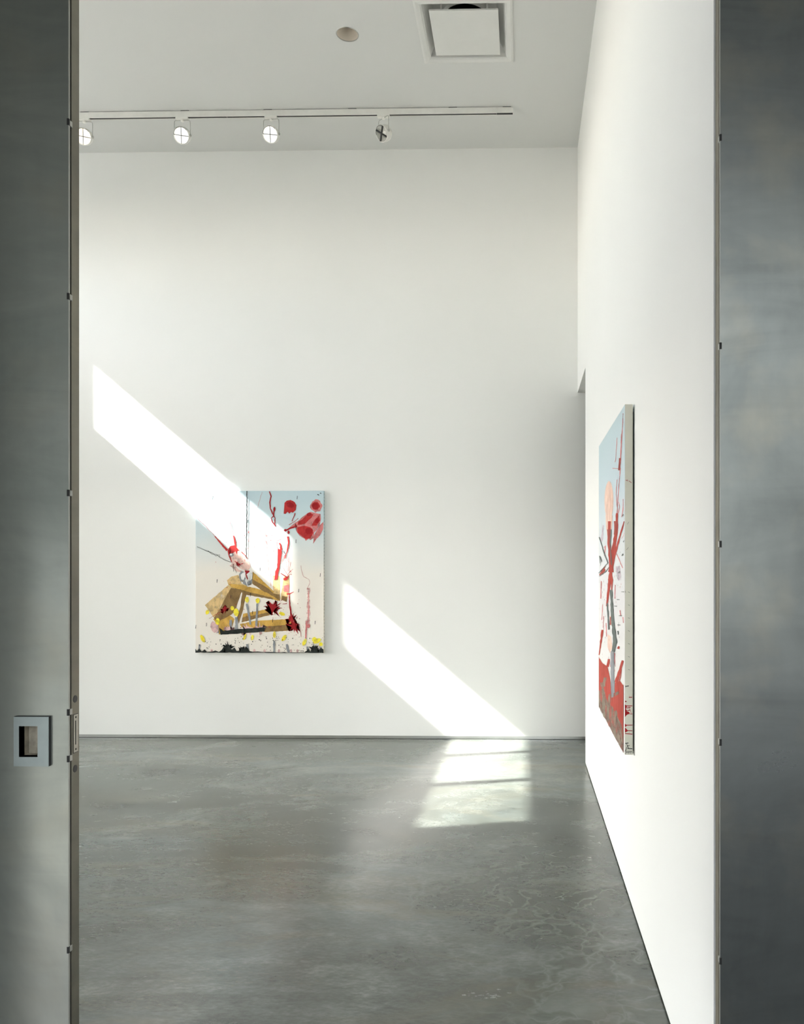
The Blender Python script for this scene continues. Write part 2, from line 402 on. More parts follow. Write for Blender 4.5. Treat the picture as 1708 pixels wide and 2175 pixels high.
def canvas_mat(name, stops, zt, zb):
    """Primed cotton with a thin sky wash: the ground colour changes with height on the picture."""
    t = Mat(name)
    v = t.coords()
    sep = t.n('ShaderNodeSeparateXYZ')
    t.l(v, sep.inputs[0])
    mr = t.n('ShaderNodeMapRange')
    mr.inputs['From Min'].default_value = zt
    mr.inputs['From Max'].default_value = zb
    t.l(t.math('ADD', sep.outputs[2], t.math('MULTIPLY', t.noise(v, 3.0, 5), 0.16)), mr.inputs['Value'])
    col = t.ramp(mr.outputs[0], *stops)
    t.set(Base_Color=col, Roughness=0.7)
    t.bump(t.noise(v, 240, 2), 0.12, 0.001)
    return t.m
ART_LEFT = {
 'pale_wood': [
  ('p',[(87,1045),(298,863),(361,887),(329,934),(274,989),(226,1068),(179,1171)],6),
  ('p',[(290,816),(345,792),(401,776),(425,847),(488,871),(361,879),(306,863)],10),
  ('p',[(714,776),(778,776),(780,1001),(718,958)],6),
  ('p',[(813,784),(865,776),(867,871),(841,1013),(782,989)],6),
  ('p',[(298,812),(329,784),(393,768),(413,792),(401,832),(345,847),(306,839)],14),
 ],
 'golden_wood': [
  ('p',[(528,737),(722,918),(718,958),(524,816)],6),
  ('p',[(298,847),(440,863),(714,926),(778,1005),(718,993),(464,942),(329,879)],6),
  ('p',[(440,1123),(678,1076),(690,1131),(425,1202)],6),
  ('p',[(409,1218),(552,1187),(861,1171),(889,1202),(893,1273),(639,1289),(425,1246)],6),
  ('p',[(163,1171),(298,1123),(361,1171),(329,1273),(218,1313),(210,1242)],6),
 ],
 'dark_wood': [
  ('p',[(524,804),(671,891),(722,938),(718,962),(615,910),(524,847)],6),
  ('p',[(349,887),(472,918),(710,977),(714,993),(464,948)],6),
  ('p',[(329,887),(432,910),(393,1013),(361,1108),(290,1155),(202,1202),(171,1163),(234,1060),(274,981)],6),
  ('p',[(432,926),(472,942),(440,1084),(401,1214),(385,1155),(418,1037)],6),
  ('p',[(432,1159),(690,1106),(694,1130),(425,1202)],6),
  ('p',[(643,1238),(893,1220),(893,1273),(647,1291)],6),
  ('p',[(718,936),(778,946),(780,1005),(722,966)],6),
  ('p',[(798,958),(849,966),(841,1015),(790,997)],6),
  ('p',[(496,792),(521,808),(516,855),(492,863)],6),
  ('l',[(425,824),(472,847),(482,875)],7.9,4.0),
 ],
 'black_paint': [
  ('p',[(329,1269),(643,1246),(639,1285),(345,1307),(234,1315),(222,1250),(258,1281)],6),
  ('l',[(476,0),(475,177),(472,413),(470,611)],8.7,7.1),
  ('l',[(16,508),(107,551),(163,571),(190,595),(226,581),(222,607)],3.2,3.2),
  ('l',[(115,546),(155,579),(202,583),(230,611),(278,634),(329,650)],3.2,3.2),
  ('l',[(349,666),(353,737)],4.0,4.0),
  ('l',[(361,697),(381,749)],3.2,3.2),
  ('p',[(-4,1480),(-4,1443),(16,1463),(36,1439),(60,1469),(87,1448),(107,1471),(155,1469),(186,1459),(218,1472),(242,1455),(270,1415),(290,1451),(313,1422),(337,1451),(361,1431),(381,1463),(409,1459),(432,1435),(456,1447),(464,1419),(484,1439),(500,1463),(528,1469),(575,1467),(631,1472),(710,1471),(790,1474),(909,1475),(1004,1474),(1024,1459),(1044,1439),(1059,1467),(1075,1419),(1091,1451),(1111,1423),(1131,1463),(1155,1431),(1180,1447),(1180,1480)],9),
  ('l',[(163,47),(160,78)],4.8,4.8),
  ('l',[(939,47),(936,78)],4.8,4.8),
  ('l',[(928,445),(926,477)],4.8,4.8),
  ('l',[(1151,753),(1148,784)],4.8,4.8),
  ('l',[(1103,1187),(1101,1218)],4.8,4.8),
  ('l',[(202,808),(200,839)],4.8,4.8),
  ('l',[(598,701),(595,733)],4.8,4.8),
  ('l',[(952,895),(950,926)],4.8,4.8),
  ('l',[(6,1226),(3,1258)],4.8,4.8),
  ('l',[(103,1206),(101,1238)],4.8,4.8),
  ('l',[(528,1096),(525,1127)],4.8,4.8),
  ('l',[(714,1171),(712,1202)],4.8,4.8),
  ('l',[(484,263),(482,295)],4.8,4.8),
  ('l',[(329,950),(327,981)],4.8,4.8),
  ('l',[(510,934),(508,966)],4.8,4.8),
  ('l',[(1123,33),(1139,41)],7.9,7.9),
  ('l',[(1147,21),(1159,25)],7.1,7.1),
  ('s',[(298,1431)],37,14),
  ('s',[(1099,1439)],32,12),
  ('s',[(432,1443)],24,10),
 ],
 'crimson_paint': [
  ('l',[(682,5),(698,50),(686,106),(690,161),(710,208),(734,248),(730,303),(739,327)],11.9,7.1),
  ('l',[(726,153),(722,200),(718,234),(698,249),(706,279),(734,319)],9.5,6.3),
  ('e',[(728,167)],10,21,0),
  ('e',[(873,129)],36,24,20),
  ('e',[(1107,141)],29,30,0),
  ('e',[(1044,366)],36,30,0),
  ('e',[(1047,216)],25,16,-20),
  ('e',[(1119,275)],17,24,0),
  ('l',[(917,204),(905,240),(889,279)],7.1,7.1),
  ('l',[(936,323),(885,338),(829,362)],14.3,11.1),
  ('e',[(829,360)],14,11,0),
  ('e',[(858,379)],10,17,0),
  ('s',[(397,674)],17,9),
  ('p',[(456,725),(500,729),(494,761),(476,780),(483,814),(472,796),(464,768)],6),
  ('l',[(786,753),(817,772),(845,788),(869,761),(889,764)],7.9,4.0),
  ('l',[(877,729),(845,776)],4.8,4.8),
  ('s',[(718,1068)],52,16),
  ('l',[(758,1076),(794,1068)],11.1,3.2),
  ('s',[(885,1171)],37,13),
  ('s',[(910,1238)],46,14),
  ('l',[(861,934),(869,1045),(878,1100),(883,1171),(909,1234)],7.9,20.6),
  ('l',[(805,1033),(841,1030)],5.6,5.6),
  ('s',[(270,1080)],27,11),
  ('l',[(266,1088),(202,1123),(127,1167)],5.6,2.4),
 ],
 'red_paint': [
  ('p',[(821,110),(841,90),(877,84),(913,102),(931,133),(924,177),(897,200),(881,194),(865,208),(849,192),(829,212),(813,208),(820,161)],6),
  ('e',[(1107,139)],37,38,0),
  ('p',[(1044,204),(1012,232),(948,283),(940,311),(1012,299),(1067,248),(1087,216)],10),
  ('p',[(936,334),(940,382),(980,413),(1016,441),(1059,433),(1087,382),(1059,334),(1004,319)],10),
  ('p',[(1099,263),(1139,224),(1148,271),(1115,319),(1067,319)],8),
  ('l',[(179,413),(234,477),(294,544)],7.9,20.6),
  ('l',[(352,409),(363,453),(371,512)],12.7,20.6),
  ('p',[(296,548),(321,504),(361,496),(409,548),(385,544),(382,583),(369,551),(345,571),(313,571),(329,619),(341,666),(317,619),(303,579)],6),
  ('l',[(425,555),(464,595),(476,619)],6.3,6.3),
  ('l',[(361,642),(409,670),(440,662)],6.3,6.3),
  ('l',[(393,642),(385,682)],5.6,5.6),
  ('p',[(758,528),(798,540),(783,650),(770,729),(754,808),(726,816),(734,737),(754,697),(759,619)],6),
  ('l',[(774,477),(786,500),(790,548)],15.9,15.9),
  ('l',[(853,417),(859,477),(844,555),(823,619)],15.9,7.1),
  ('p',[(809,800),(865,776),(841,816),(813,816)],8),
  ('s',[(718,1064)],29,10),
  ('l',[(841,942),(869,940),(905,922)],12.7,4.0),
 ],
 'rose_paint': [
  ('l',[(893,92),(915,110),(926,137),(921,173)],6.3,6.3),
  ('l',[(855,110),(851,153),(858,177)],6.3,6.3),
  ('e',[(1111,139)],54,57,0),
  ('p',[(1059,192),(1028,208),(988,236),(940,279),(893,311),(845,350),(853,362),(901,334),(936,327),(928,366),(956,406),(1004,437),(1016,457),(1044,437),(1059,449),(1091,429),(1091,382),(1143,319),(1155,256),(1151,212),(1107,204)],6),
  ('p',[(1178,283),(1174,350),(1147,406),(1115,437),(1083,484),(1091,413),(1115,366),(1147,311)],6),
  ('l',[(948,252),(901,287),(861,311)],6.3,6.3),
  ('l',[(823,587),(801,634),(794,697)],7.9,4.8),
  ('p',[(813,867),(861,855),(861,926),(813,918)],10),
  ('l',[(1040,910),(1039,1202)],5.6,5.6),
  ('l',[(1024,1187),(1018,1273),(1015,1348)],11.1,11.1),
  ('e',[(1040,1234)],16,19,0),
 ],
 'mauve_paint': [
  ('l',[(615,11),(575,145),(536,295),(488,461)],2.4,2.4),
  ('l',[(607,524),(567,587)],2.4,2.4),
  ('l',[(12,248),(83,311),(179,413)],3.2,3.2),
  ('l',[(321,283),(337,342),(357,406)],4.0,4.0),
  ('l',[(748,457),(759,540)],4.0,4.0),
  ('l',[(750,457),(790,445)],4.0,4.0),
  ('l',[(647,453),(663,492),(659,555),(671,650),(678,776)],4.0,4.0),
  ('l',[(698,753),(690,832),(698,871)],4.0,4.0),
  ('l',[(805,697),(845,761)],3.2,3.2),
  ('l',[(829,634),(853,737)],3.2,3.2),
  ('l',[(861,603),(857,729)],3.2,3.2),
  ('l',[(881,650),(861,737)],3.2,3.2),
  ('l',[(901,713),(869,745)],3.2,3.2),
  ('l',[(837,587),(857,650)],3.2,3.2),
  ('l',[(972,682),(980,737),(996,784),(1044,808),(1055,839),(1028,895)],3.2,3.2),
  ('l',[(948,1202),(963,1265),(974,1332)],4.8,4.8),
 ],
 'flesh_paint': [
  ('p',[(298,540),(321,504),(357,496),(393,520),(425,555),(464,603),(496,650),(508,697),(488,729),(440,721),(393,697),(349,666),(321,626),(306,579)],6),
  ('l',[(329,674),(393,729),(425,737)],31.7,19.0),
 ],
 'grey_paint': [
  ('e',[(333,585)],20,16,0),
  ('p',[(402,761),(425,733),(447,737),(432,776),(436,816),(417,832),(405,800)],10),
  ('p',[(436,800),(456,784),(472,824),(500,847),(472,867),(440,847)],10),
  ('p',[(504,792),(526,784),(516,847),(492,863),(482,839)],8),
  ('l',[(798,540),(821,571)],12.7,12.7),
  ('l',[(472,1029),(492,1123),(508,1222)],17.5,17.5),
  ('l',[(571,1029),(567,1123),(561,1250)],17.5,17.5),
  ('l',[(377,1155),(381,1301)],20.6,20.6),
  ('l',[(202,1226),(206,1299)],22.2,22.2),
  ('l',[(325,1179),(325,1273)],25.4,25.4),
  ('l',[(40,1403),(33,1474)],15.9,15.9),
  ('l',[(476,1400),(485,1474)],22.2,22.2),
  ('l',[(725,1368),(725,1477)],19.0,19.0),
  ('l',[(840,1400),(861,1478)],20.6,20.6),
  ('l',[(1028,1423),(1051,1478)],20.6,20.6),
  ('l',[(1155,1423),(1143,1478)],19.0,19.0),
 ],
 'white_paint': [
  ('e',[(329,582)],10,8,0),
  ('p',[(417,768),(436,749),(464,745),(456,788),(444,816),(425,808)],10),
  ('p',[(472,761),(504,737),(526,753),(524,800),(502,824),(486,800)],10),
  ('l',[(464,808),(476,855),(488,879)],12.7,6.3),
 ],
 'pink_wash': [
  ('l',[(635,382),(655,421),(651,484)],20.6,9.5),
  ('l',[(1040,887),(1040,1060),(1040,1234)],25.4,31.7),
  ('l',[(1024,1179),(1018,1344)],23.8,11.1),
 ],
 'pink_paint': [
  ('e',[(175,1246)],37,52,-20),
  ('s',[(306,1265)],32,9),
  ('s',[(479,1265)],38,9),
  ('s',[(598,1267)],40,9),
  ('e',[(151,1461)],11,16,0),
  ('e',[(254,1461)],11,16,0),
  ('e',[(321,1461)],11,16,0),
  ('e',[(440,1461)],11,16,0),
  ('e',[(544,1461)],11,16,0),
  ('e',[(639,1461)],11,16,0),
  ('e',[(770,1461)],11,16,0),
  ('e',[(881,1461)],11,16,0),
  ('e',[(940,1461)],11,16,0),
  ('e',[(1107,1461)],11,16,0),
 ],
 'yellow_paint': [
  ('e',[(476,995)],17,29,0),
  ('e',[(574,1003)],19,24,0),
  ('e',[(341,1072)],17,21,0),
  ('e',[(377,1109)],24,38,-10),
  ('e',[(111,1108)],16,22,20),
  ('e',[(206,1194)],21,30,0),
  ('e',[(799,1123)],27,16,20),
  ('e',[(67,1351)],16,38,-28),
  ('e',[(456,1336)],11,29,20),
  ('e',[(524,1340)],14,25,10),
  ('e',[(728,1314)],14,30,0),
  ('e',[(817,1344)],16,35,35),
  ('e',[(1004,1382)],17,33,25),
  ('e',[(1119,1370)],38,21,-25),
  ('e',[(1095,1356)],21,22,0),
  ('e',[(1155,1400)],17,17,0),
 ],
}
ART_RIGHT = {
 'peach_paint': [
  ('p',[(779,396),(772,422),(752,444),(720,463),(678,476),(627,483),(572,483),(515,476),(460,462),(412,442),(375,416),(351,388),(343,359),(351,331),(375,307),(412,288),(460,276),(515,271),(572,274),(627,283),(678,299),(720,320),(752,344),(772,370)],4),
  ('p',[(392,441),(747,466),(701,536),(547,587),(434,522)],6),
  ('p',[(503,1086),(668,1088),(734,1136),(622,1178),(503,1159)],6),
  ('r',[(600,986),(606,1001),(624,1015),(625,1030)],[(689,980),(701,995),(702,1010),(709,1024)]),
  ('r',[(205,1303),(226,1308)],[(238,1298),(262,1303)]),
  ('r',[(302,1302),(321,1307)],[(333,1297),(356,1302)]),
  ('r',[(99,1340),(125,1345)],[(133,1335),(153,1340)]),
  ('r',[(588,1343),(606,1348)],[(618,1338),(638,1342)]),
  ('r',[(511,1295),(532,1299)],[(536,1291),(553,1296)]),
  ('r',[(383,1308),(404,1313)],[(413,1304),(434,1308)]),
  ('r',[(166,1306),(185,1311)],[(200,1300),(225,1305)]),
  ('r',[(191,1387),(212,1392)],[(226,1381),(249,1386)]),
  ('r',[(546,1347),(562,1352)],[(568,1343),(590,1347)]),
  ('r',[(526,1291),(550,1295)],[(558,1286),(572,1292)]),
  ('r',[(254,1352),(271,1357)],[(279,1348),(305,1352)]),
  ('r',[(489,1356),(514,1360)],[(523,1350),(536,1356)]),
  ('r',[(569,1279),(591,1283)],[(598,1274),(614,1279)]),
  ('r',[(421,1344),(441,1349)],[(453,1339),(472,1343)]),
  ('r',[(368,1300),(389,1305)],[(394,1296),(414,1301)]),
  ('r',[(345,1293),(368,1298)],[(379,1288),(398,1293)]),
  ('r',[(597,1349),(618,1353)],[(627,1343),(643,1348)]),
  ('r',[(391,1310),(407,1316)],[(418,1306),(443,1310)]),
  ('r',[(1126,1285),(1137,1289)],[(1148,1281),(1158,1285)]),
  ('r',[(1118,1299),(1128,1303)],[(1139,1295),(1151,1298)]),
  ('r',[(1000,1297),(1010,1301)],[(1024,1292),(1037,1296)]),
  ('r',[(1031,1293),(1040,1297)],[(1051,1289),(1065,1293)]),
  ('r',[(884,1308),(895,1313)],[(909,1304),(923,1308)]),
  ('r',[(1096,1266),(1106,1270)],[(1120,1262),(1131,1265)]),
  ('r',[(843,1330),(855,1334)],[(871,1325),(884,1329)]),
  ('r',[(925,1313),(937,1317)],[(949,1309),(960,1313)]),
  ('r',[(988,1295),(999,1299)],[(1012,1291),(1024,1294)]),
  ('r',[(1154,1264),(1164,1268)],[(1173,1261),(1184,1265)]),
 ],
 'rose_paint': [
  ('r',[(1153,30),(1145,42),(1141,56),(1138,69),(1128,81),(1123,94),(1113,106),(1102,119),(1100,133),(1096,146),(1091,159),(1089,174),(1074,186),(1072,201),(1058,214),(1063,229),(1052,242),(1041,256),(1036,270),(1034,284),(1032,297),(1018,309),(1004,321),(993,334),(979,346),(981,360),(975,374),(958,387),(950,401),(946,416),(937,430),(932,444),(919,458),(917,472),(909,487)],[(1179,35),(1173,48),(1167,61),(1166,74),(1153,86),(1146,99),(1145,112),(1135,124),(1131,138),(1125,151),(1115,163),(1111,177),(1098,190),(1093,204),(1089,218),(1088,233),(1084,247),(1067,259),(1070,275),(1066,288),(1052,300),(1042,312),(1037,325),(1021,337),(1014,350),(1007,363),(997,377),(988,390),(982,404),(971,418),(959,432),(958,446),(954,461),(949,475),(932,488)]),
  ('r',[(1097,113),(1085,124),(1083,137),(1075,149),(1081,163),(1069,175),(1062,187),(1058,200),(1055,213),(1051,225),(1050,239)],[(1124,118),(1121,131),(1110,142),(1108,155),(1110,168),(1099,180),(1105,194),(1098,206),(1086,217),(1092,231),(1079,243)]),
  ('r',[(924,103),(914,118),(909,133),(900,147),(885,161),(883,176),(868,194),(838,210)],[(942,106),(933,121),(933,136),(919,150),(904,164),(900,179),(885,197),(860,213)]),
  ('r',[(921,305),(913,319),(909,333),(894,347),(887,361),(882,375),(899,392),(900,407),(911,423),(924,439)],[(945,308),(930,321),(926,335),(919,349),(911,363),(901,377),(916,393),(924,409),(936,425),(942,440)]),
  ('r',[(1154,420),(1157,437),(1153,453),(1139,469),(1123,484),(1096,499)],[(1178,422),(1177,439),(1173,455),(1171,472),(1145,486),(1125,501)]),
  ('r',[(737,229),(859,245),(984,262),(1091,276)],[(739,226),(861,243),(985,260),(1092,274)]),
  ('r',[(982,419),(1019,446),(989,458),(971,471)],[(1006,421),(1048,448),(1021,461),(1001,474)]),
  ('r',[(1284,565),(1224,575),(1171,587),(1104,598)],[(1294,566),(1234,577),(1182,588),(1117,599)]),
  ('r',[(327,621),(373,611),(355,627),(338,646),(316,664)],[(291,617),(410,608),(399,629),(377,647),(358,665)]),
  ('r',[(896,666),(953,680),(1001,694),(1043,708),(1094,722),(1135,735)],[(929,664),(979,679),(1028,693),(1064,707),(1119,721),(1160,734)]),
  ('r',[(135,808),(125,826),(123,842),(119,860),(113,877),(111,894),(106,912)],[(184,808),(196,824),(191,841),(166,859),(163,876),(175,892),(157,910)]),
  ('r',[(228,941),(208,959),(206,977),(195,996),(188,1014),(167,1033)],[(260,939),(245,958),(249,975),(224,994),(221,1012),(210,1031)]),
  ('r',[(411,1034),(411,1049),(418,1064),(427,1078),(424,1093),(436,1107)],[(447,1032),(454,1046),(460,1061),(463,1075),(469,1089),(472,1104)]),
  ('r',[(843,817),(836,831),(832,845),(827,858),(831,872),(824,886)],[(880,817),(868,830),(871,844),(864,857),(857,871),(865,884)]),
  ('r',[(1026,934),(1044,947),(1061,959)],[(1049,932),(1079,944),(1089,957)]),
  ('r',[(1140,959),(1154,971),(1161,984)],[(1174,957),(1178,970),(1189,982)]),
  ('r',[(278,1005),(280,1021),(272,1038),(265,1055),(254,1072)],[(318,1002),(317,1019),(305,1036),(291,1053),(289,1070)]),
  ('r',[(675,1202),(641,1226),(623,1249)],[(706,1199),(686,1222),(667,1244)]),
  ('r',[(812,1158),(822,1171),(823,1184),(826,1197),(839,1209),(848,1222)],[(844,1154),(857,1167),(849,1181),(860,1193),(865,1206),(874,1218)]),
 ],
 'rust_paint': [
  ('r',[(1017,214),(1012,228),(1002,242),(990,255),(984,268)],[(1089,226),(1064,236),(1057,249),(1054,263),(1043,276)]),
  ('r',[(801,499),(817,517),(822,534),(817,550),(801,566)],[(978,511),(944,525),(937,540),(921,556),(937,572)]),
  ('r',[(488,525),(506,543),(533,562),(531,579),(549,597),(555,615)],[(681,535),(667,551),(650,567),(657,584),(648,600),(637,617)]),
  ('r',[(111,777),(231,759),(325,740),(420,724)],[(38,773),(146,754),(271,737),(363,720)]),
  ('r',[(276,770),(408,741)],[(171,765),(321,736)]),
  ('r',[(627,989),(623,1010),(617,1031)],[(663,987),(663,1007),(672,1027)]),
 ],
 'brick_paint': [
  ('r',[(525,483),(526,500),(522,517),(512,534),(495,550),(507,569),(497,586),(493,602),(518,619),(542,634),(543,650),(536,665),(567,681),(573,696),(580,711),(573,727),(563,742),(592,757),(553,773),(542,789),(546,804),(547,820)],[(666,492),(661,508),(658,525),(656,542),(652,558),(630,574),(645,591),(657,605),(682,621),(677,636),(706,652),(708,667),(719,682),(732,697),(723,712),(734,727),(730,742),(719,757),(728,772),(749,786),(747,802),(738,817)]),
  ('r',[(892,466),(874,478),(883,493),(875,507),(845,519),(849,534),(844,547),(804,559),(812,574),(770,587),(774,602),(743,615),(703,629),(680,643),(664,659),(664,675),(636,690),(635,706),(615,721),(571,738),(538,754)],[(974,472),(979,486),(969,499),(963,513),(979,527),(975,541),(962,555),(957,569),(933,581),(921,595),(898,608),(890,623),(887,637),(881,651),(870,665),(834,680),(831,695),(810,710),(779,725),(780,740),(791,755)]),
  ('r',[(1185,523),(1159,534),(1121,545),(1090,556),(1056,568),(1030,580),(991,594),(943,608),(917,623),(868,638),(822,653),(784,669),(728,684),(698,701)],[(1219,526),(1194,537),(1171,549),(1148,561),(1107,572),(1076,584),(1039,598),(1023,613),(974,627),(955,643),(910,658),(867,673),(840,689),(777,705)]),
  ('r',[(528,791),(536,807),(508,823),(511,839),(496,855),(470,872),(461,890),(454,907),(432,925),(423,942)],[(712,792),(663,807),(656,822),(632,837),(605,853),(591,870),(567,887),(547,905),(518,922),(504,939)]),
  ('r',[(699,790),(682,805),(679,820),(675,836),(675,851),(661,866)],[(769,790),(756,805),(739,820),(733,835),(712,850),(701,865)]),
  ('r',[(176,1089),(140,1108),(117,1127),(128,1144),(77,1165),(80,1181),(61,1199),(42,1217),(20,1236),(-6,1255)],[(289,1082),(281,1099),(258,1117),(218,1137),(207,1155),(162,1175),(149,1192),(108,1212),(89,1230),(56,1249)]),
  ('r',[(981,1106),(924,1123)],[(1041,1103),(1021,1118)]),
  ('p',[(13,1259),(188,1274),(325,1269),(503,1258),(622,1305),(681,1347),(861,1297),(1019,1267),(1178,1265),(1178,1576),(13,1557)],14),
  ('r',[(1117,1158),(1076,1177),(1041,1196),(1012,1214),(956,1235),(924,1255),(863,1278),(830,1299)],[(1189,1153),(1165,1170),(1130,1188),(1099,1206),(1070,1225),(1037,1244),(1009,1263),(972,1283)]),
  ('r',[(523,1219),(483,1244),(440,1270)],[(626,1209),(609,1232),(564,1258)]),
  ('r',[(1098,1177),(1085,1194),(1081,1209),(1072,1225),(1060,1241),(1033,1258),(1002,1276)],[(1124,1175),(1111,1191),(1113,1205),(1102,1221),(1090,1238),(1064,1255),(1035,1273)]),
 ],
 'slate_paint': [
  ('r',[(674,534),(661,550),(653,567),(644,583),(628,600),(623,617),(636,634),(648,651),(653,668),(661,685),(678,701),(682,718)],[(709,536),(703,553),(699,569),(674,585),(674,602),(666,618),(667,635),(685,652),(693,668),(706,685),(713,702),(720,718)]),
  ('r',[(19,548),(84,568),(137,587),(198,606),(235,624),(286,642),(345,659),(396,675),(455,691),(507,707)],[(67,548),(128,568),(181,587),(231,606),(281,624),(332,641),(389,658),(431,674),(493,690),(537,706)]),
  ('r',[(54,661),(179,692),(114,705),(115,683),(93,660)],[(95,660),(211,692),(97,707),(80,683),(56,660)]),
  ('r',[(23,764),(171,749),(291,734),(432,719),(556,705)],[(1,762),(140,746),(271,732),(404,716),(538,703)]),
  ('r',[(52,782),(229,769),(402,757),(514,743),(610,729)],[(35,780),(213,767),(381,754),(487,740),(583,727)]),
  ('r',[(1193,619),(1234,611)],[(1168,616),(1212,609)]),
  ('r',[(1136,680),(1183,671)],[(1114,678),(1156,669)]),
  ('r',[(1026,760),(1068,749)],[(993,757),(1046,748)]),
  ('r',[(1158,500),(1197,493)],[(1129,496),(1178,490)]),
  ('r',[(628,848),(635,863),(641,877),(655,892),(667,907),(650,923),(665,937),(663,952),(678,966),(679,981),(686,995),(699,1009),(701,1023),(738,1034),(722,1050),(726,1064),(767,1075),(766,1090),(774,1103),(754,1120),(732,1140),(706,1160)],[(733,844),(751,858),(759,873),(736,889),(749,903),(784,916),(776,931),(795,945),(789,960),(802,973),(814,986),(825,999),(842,1011),(842,1025),(877,1036),(894,1048),(890,1063),(912,1075),(945,1088),(903,1110),(870,1129),(847,1148)]),
  ('r',[(465,925),(472,941),(475,956),(490,972),(501,987),(514,1001),(515,1017),(527,1032),(531,1047),(537,1062)],[(521,922),(535,938),(536,953),(566,967),(572,982),(569,998),(591,1012),(600,1027),(606,1042),(613,1056)]),
  ('r',[(843,1101),(931,1096)],[(880,1089),(952,1089)]),
  ('r',[(823,924),(945,920)],[(825,921),(947,916)]),
  ('r',[(964,1009),(1078,1001)],[(966,1004),(1079,998)]),
  ('r',[(1107,845),(1212,843)],[(1108,843),(1213,840)]),
  ('r',[(1014,961),(1125,955)],[(1016,958),(1126,952)]),
  ('r',[(937,888),(1052,884)],[(939,884),(1053,882)]),
  ('r',[(952,1036),(970,1053)],[(994,1032),(1007,1050)]),
 ],
 'lilac_wash': [
  ('r',[(875,726),(876,739),(897,754),(928,767),(930,781),(972,794)],[(1029,723),(1062,737),(1061,750),(1084,763),(1102,777),(1093,790)]),
  ('r',[(231,488),(203,505),(187,523),(164,541),(128,558),(94,576)],[(330,495),(314,512),(280,529),(276,547),(263,565),(235,583)]),
 ],
 'grey_paint': [
  ('r',[(673,1162),(660,1179),(666,1194),(679,1207),(648,1226),(658,1240),(670,1253),(652,1271),(660,1286),(671,1300),(673,1316),(658,1334),(679,1346),(675,1363),(685,1378)],[(811,1149),(818,1162),(823,1176),(807,1193),(829,1205),(819,1220),(806,1237),(813,1250),(813,1265),(821,1279),(812,1296),(842,1306),(836,1323),(837,1338),(850,1350)]),
  ('r',[(694,1365),(692,1382),(697,1397)],[(816,1347),(794,1366),(771,1386)]),
 ],
 'mauve_wash': [
  ('r',[(93,1407),(121,1420),(180,1428),(207,1441),(203,1459),(240,1469),(257,1483),(309,1491),(329,1504)],[(280,1377),(314,1389),(308,1407),(338,1419),(386,1427),(407,1440),(433,1452),(440,1467),(475,1477)]),
  ('r',[(574,1398),(543,1419),(524,1438),(515,1456),(500,1476),(494,1493),(435,1520),(445,1535)],[(713,1379),(698,1396),(692,1413),(650,1436),(632,1455),(608,1475),(605,1492),(560,1516)]),
  ('r',[(328,1343),(277,1366),(264,1385),(207,1410)],[(476,1327),(444,1347),(404,1368),(386,1388)]),
  ('r',[(993,1319),(860,1348),(748,1377)],[(1045,1321),(933,1349),(806,1377)]),
  ('r',[(211,1487),(187,1509),(162,1530),(111,1555)],[(383,1463),(329,1488),(295,1510),(263,1532)]),
  ('r',[(802,1448),(812,1459),(841,1467),(856,1478),(879,1487),(879,1500),(903,1509),(940,1514),(953,1524),(966,1535)],[(919,1424),(950,1432),(949,1445),(964,1455),(990,1463),(1020,1470),(1040,1479),(1039,1492),(1059,1501),(1071,1511)]),
  ('p',[(13,1469),(298,1409),(454,1444),(690,1441),(1019,1454),(1178,1472),(1178,1577),(13,1563)],20),
  ('p',[(13,1504),(244,1501),(503,1525),(861,1522),(1178,1529),(1178,1577),(13,1563)],16),
 ],
}

# ------------------------------------------------------------------ dimensions (metres; X right, Y into the room)
YB, ZC = 7.26, 5.397           # back wall, ceiling
XL, XR = -5.5, 0.502           # left and right wall planes
YF = 2.05                      # front plane of the door leaves
YE = 6.36                      # end of the right wall; the opening beyond it leads right
ZH = 3.163                     # head of that opening
WT = 0.25                      # wall thickness
XN = 3.6                       # far wall of the next room

# ------------------------------------------------------------------ large structure
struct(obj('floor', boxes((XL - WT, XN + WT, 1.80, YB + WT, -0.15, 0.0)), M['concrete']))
struct(obj('wall_back', boxes((XL - WT, XN + WT, YB, YB + WT, 0.030, ZC + 0.2)), M['wall']))
# right wall: a floor slot with shade painted on its backing strip, and the header over the opening
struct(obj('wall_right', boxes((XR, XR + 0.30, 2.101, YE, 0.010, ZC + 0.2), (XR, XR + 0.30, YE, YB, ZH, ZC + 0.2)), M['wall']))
struct(obj('reveal_shade_right', boxes((XR + 0.012, XR + 0.288, 2.12, YE - 0.012, 0.0, 0.010)), M['gap']))
bb = struct(obj('baseboard_back', boxes((XL, XN, YB + 0.010, YB + WT - 0.02, 0.003, 0.030)), M['aluminium']))
struct(obj('wall_next', boxes((XN, XN + WT, 2.0, YB, 0.0, ZC + 0.2)), M['wall']))
struct(obj('wall_front', boxes((XL - WT, -1.45, 2.12, 2.12 + WT, 0.0, ZC + 0.2), (-1.45, XR, 2.12, 2.12 + WT, 4.2, ZC + 0.2),
                               (XR + 0.30, XN, 2.12, 2.12 + WT, 0.0, ZC + 0.2)), M['wall']))

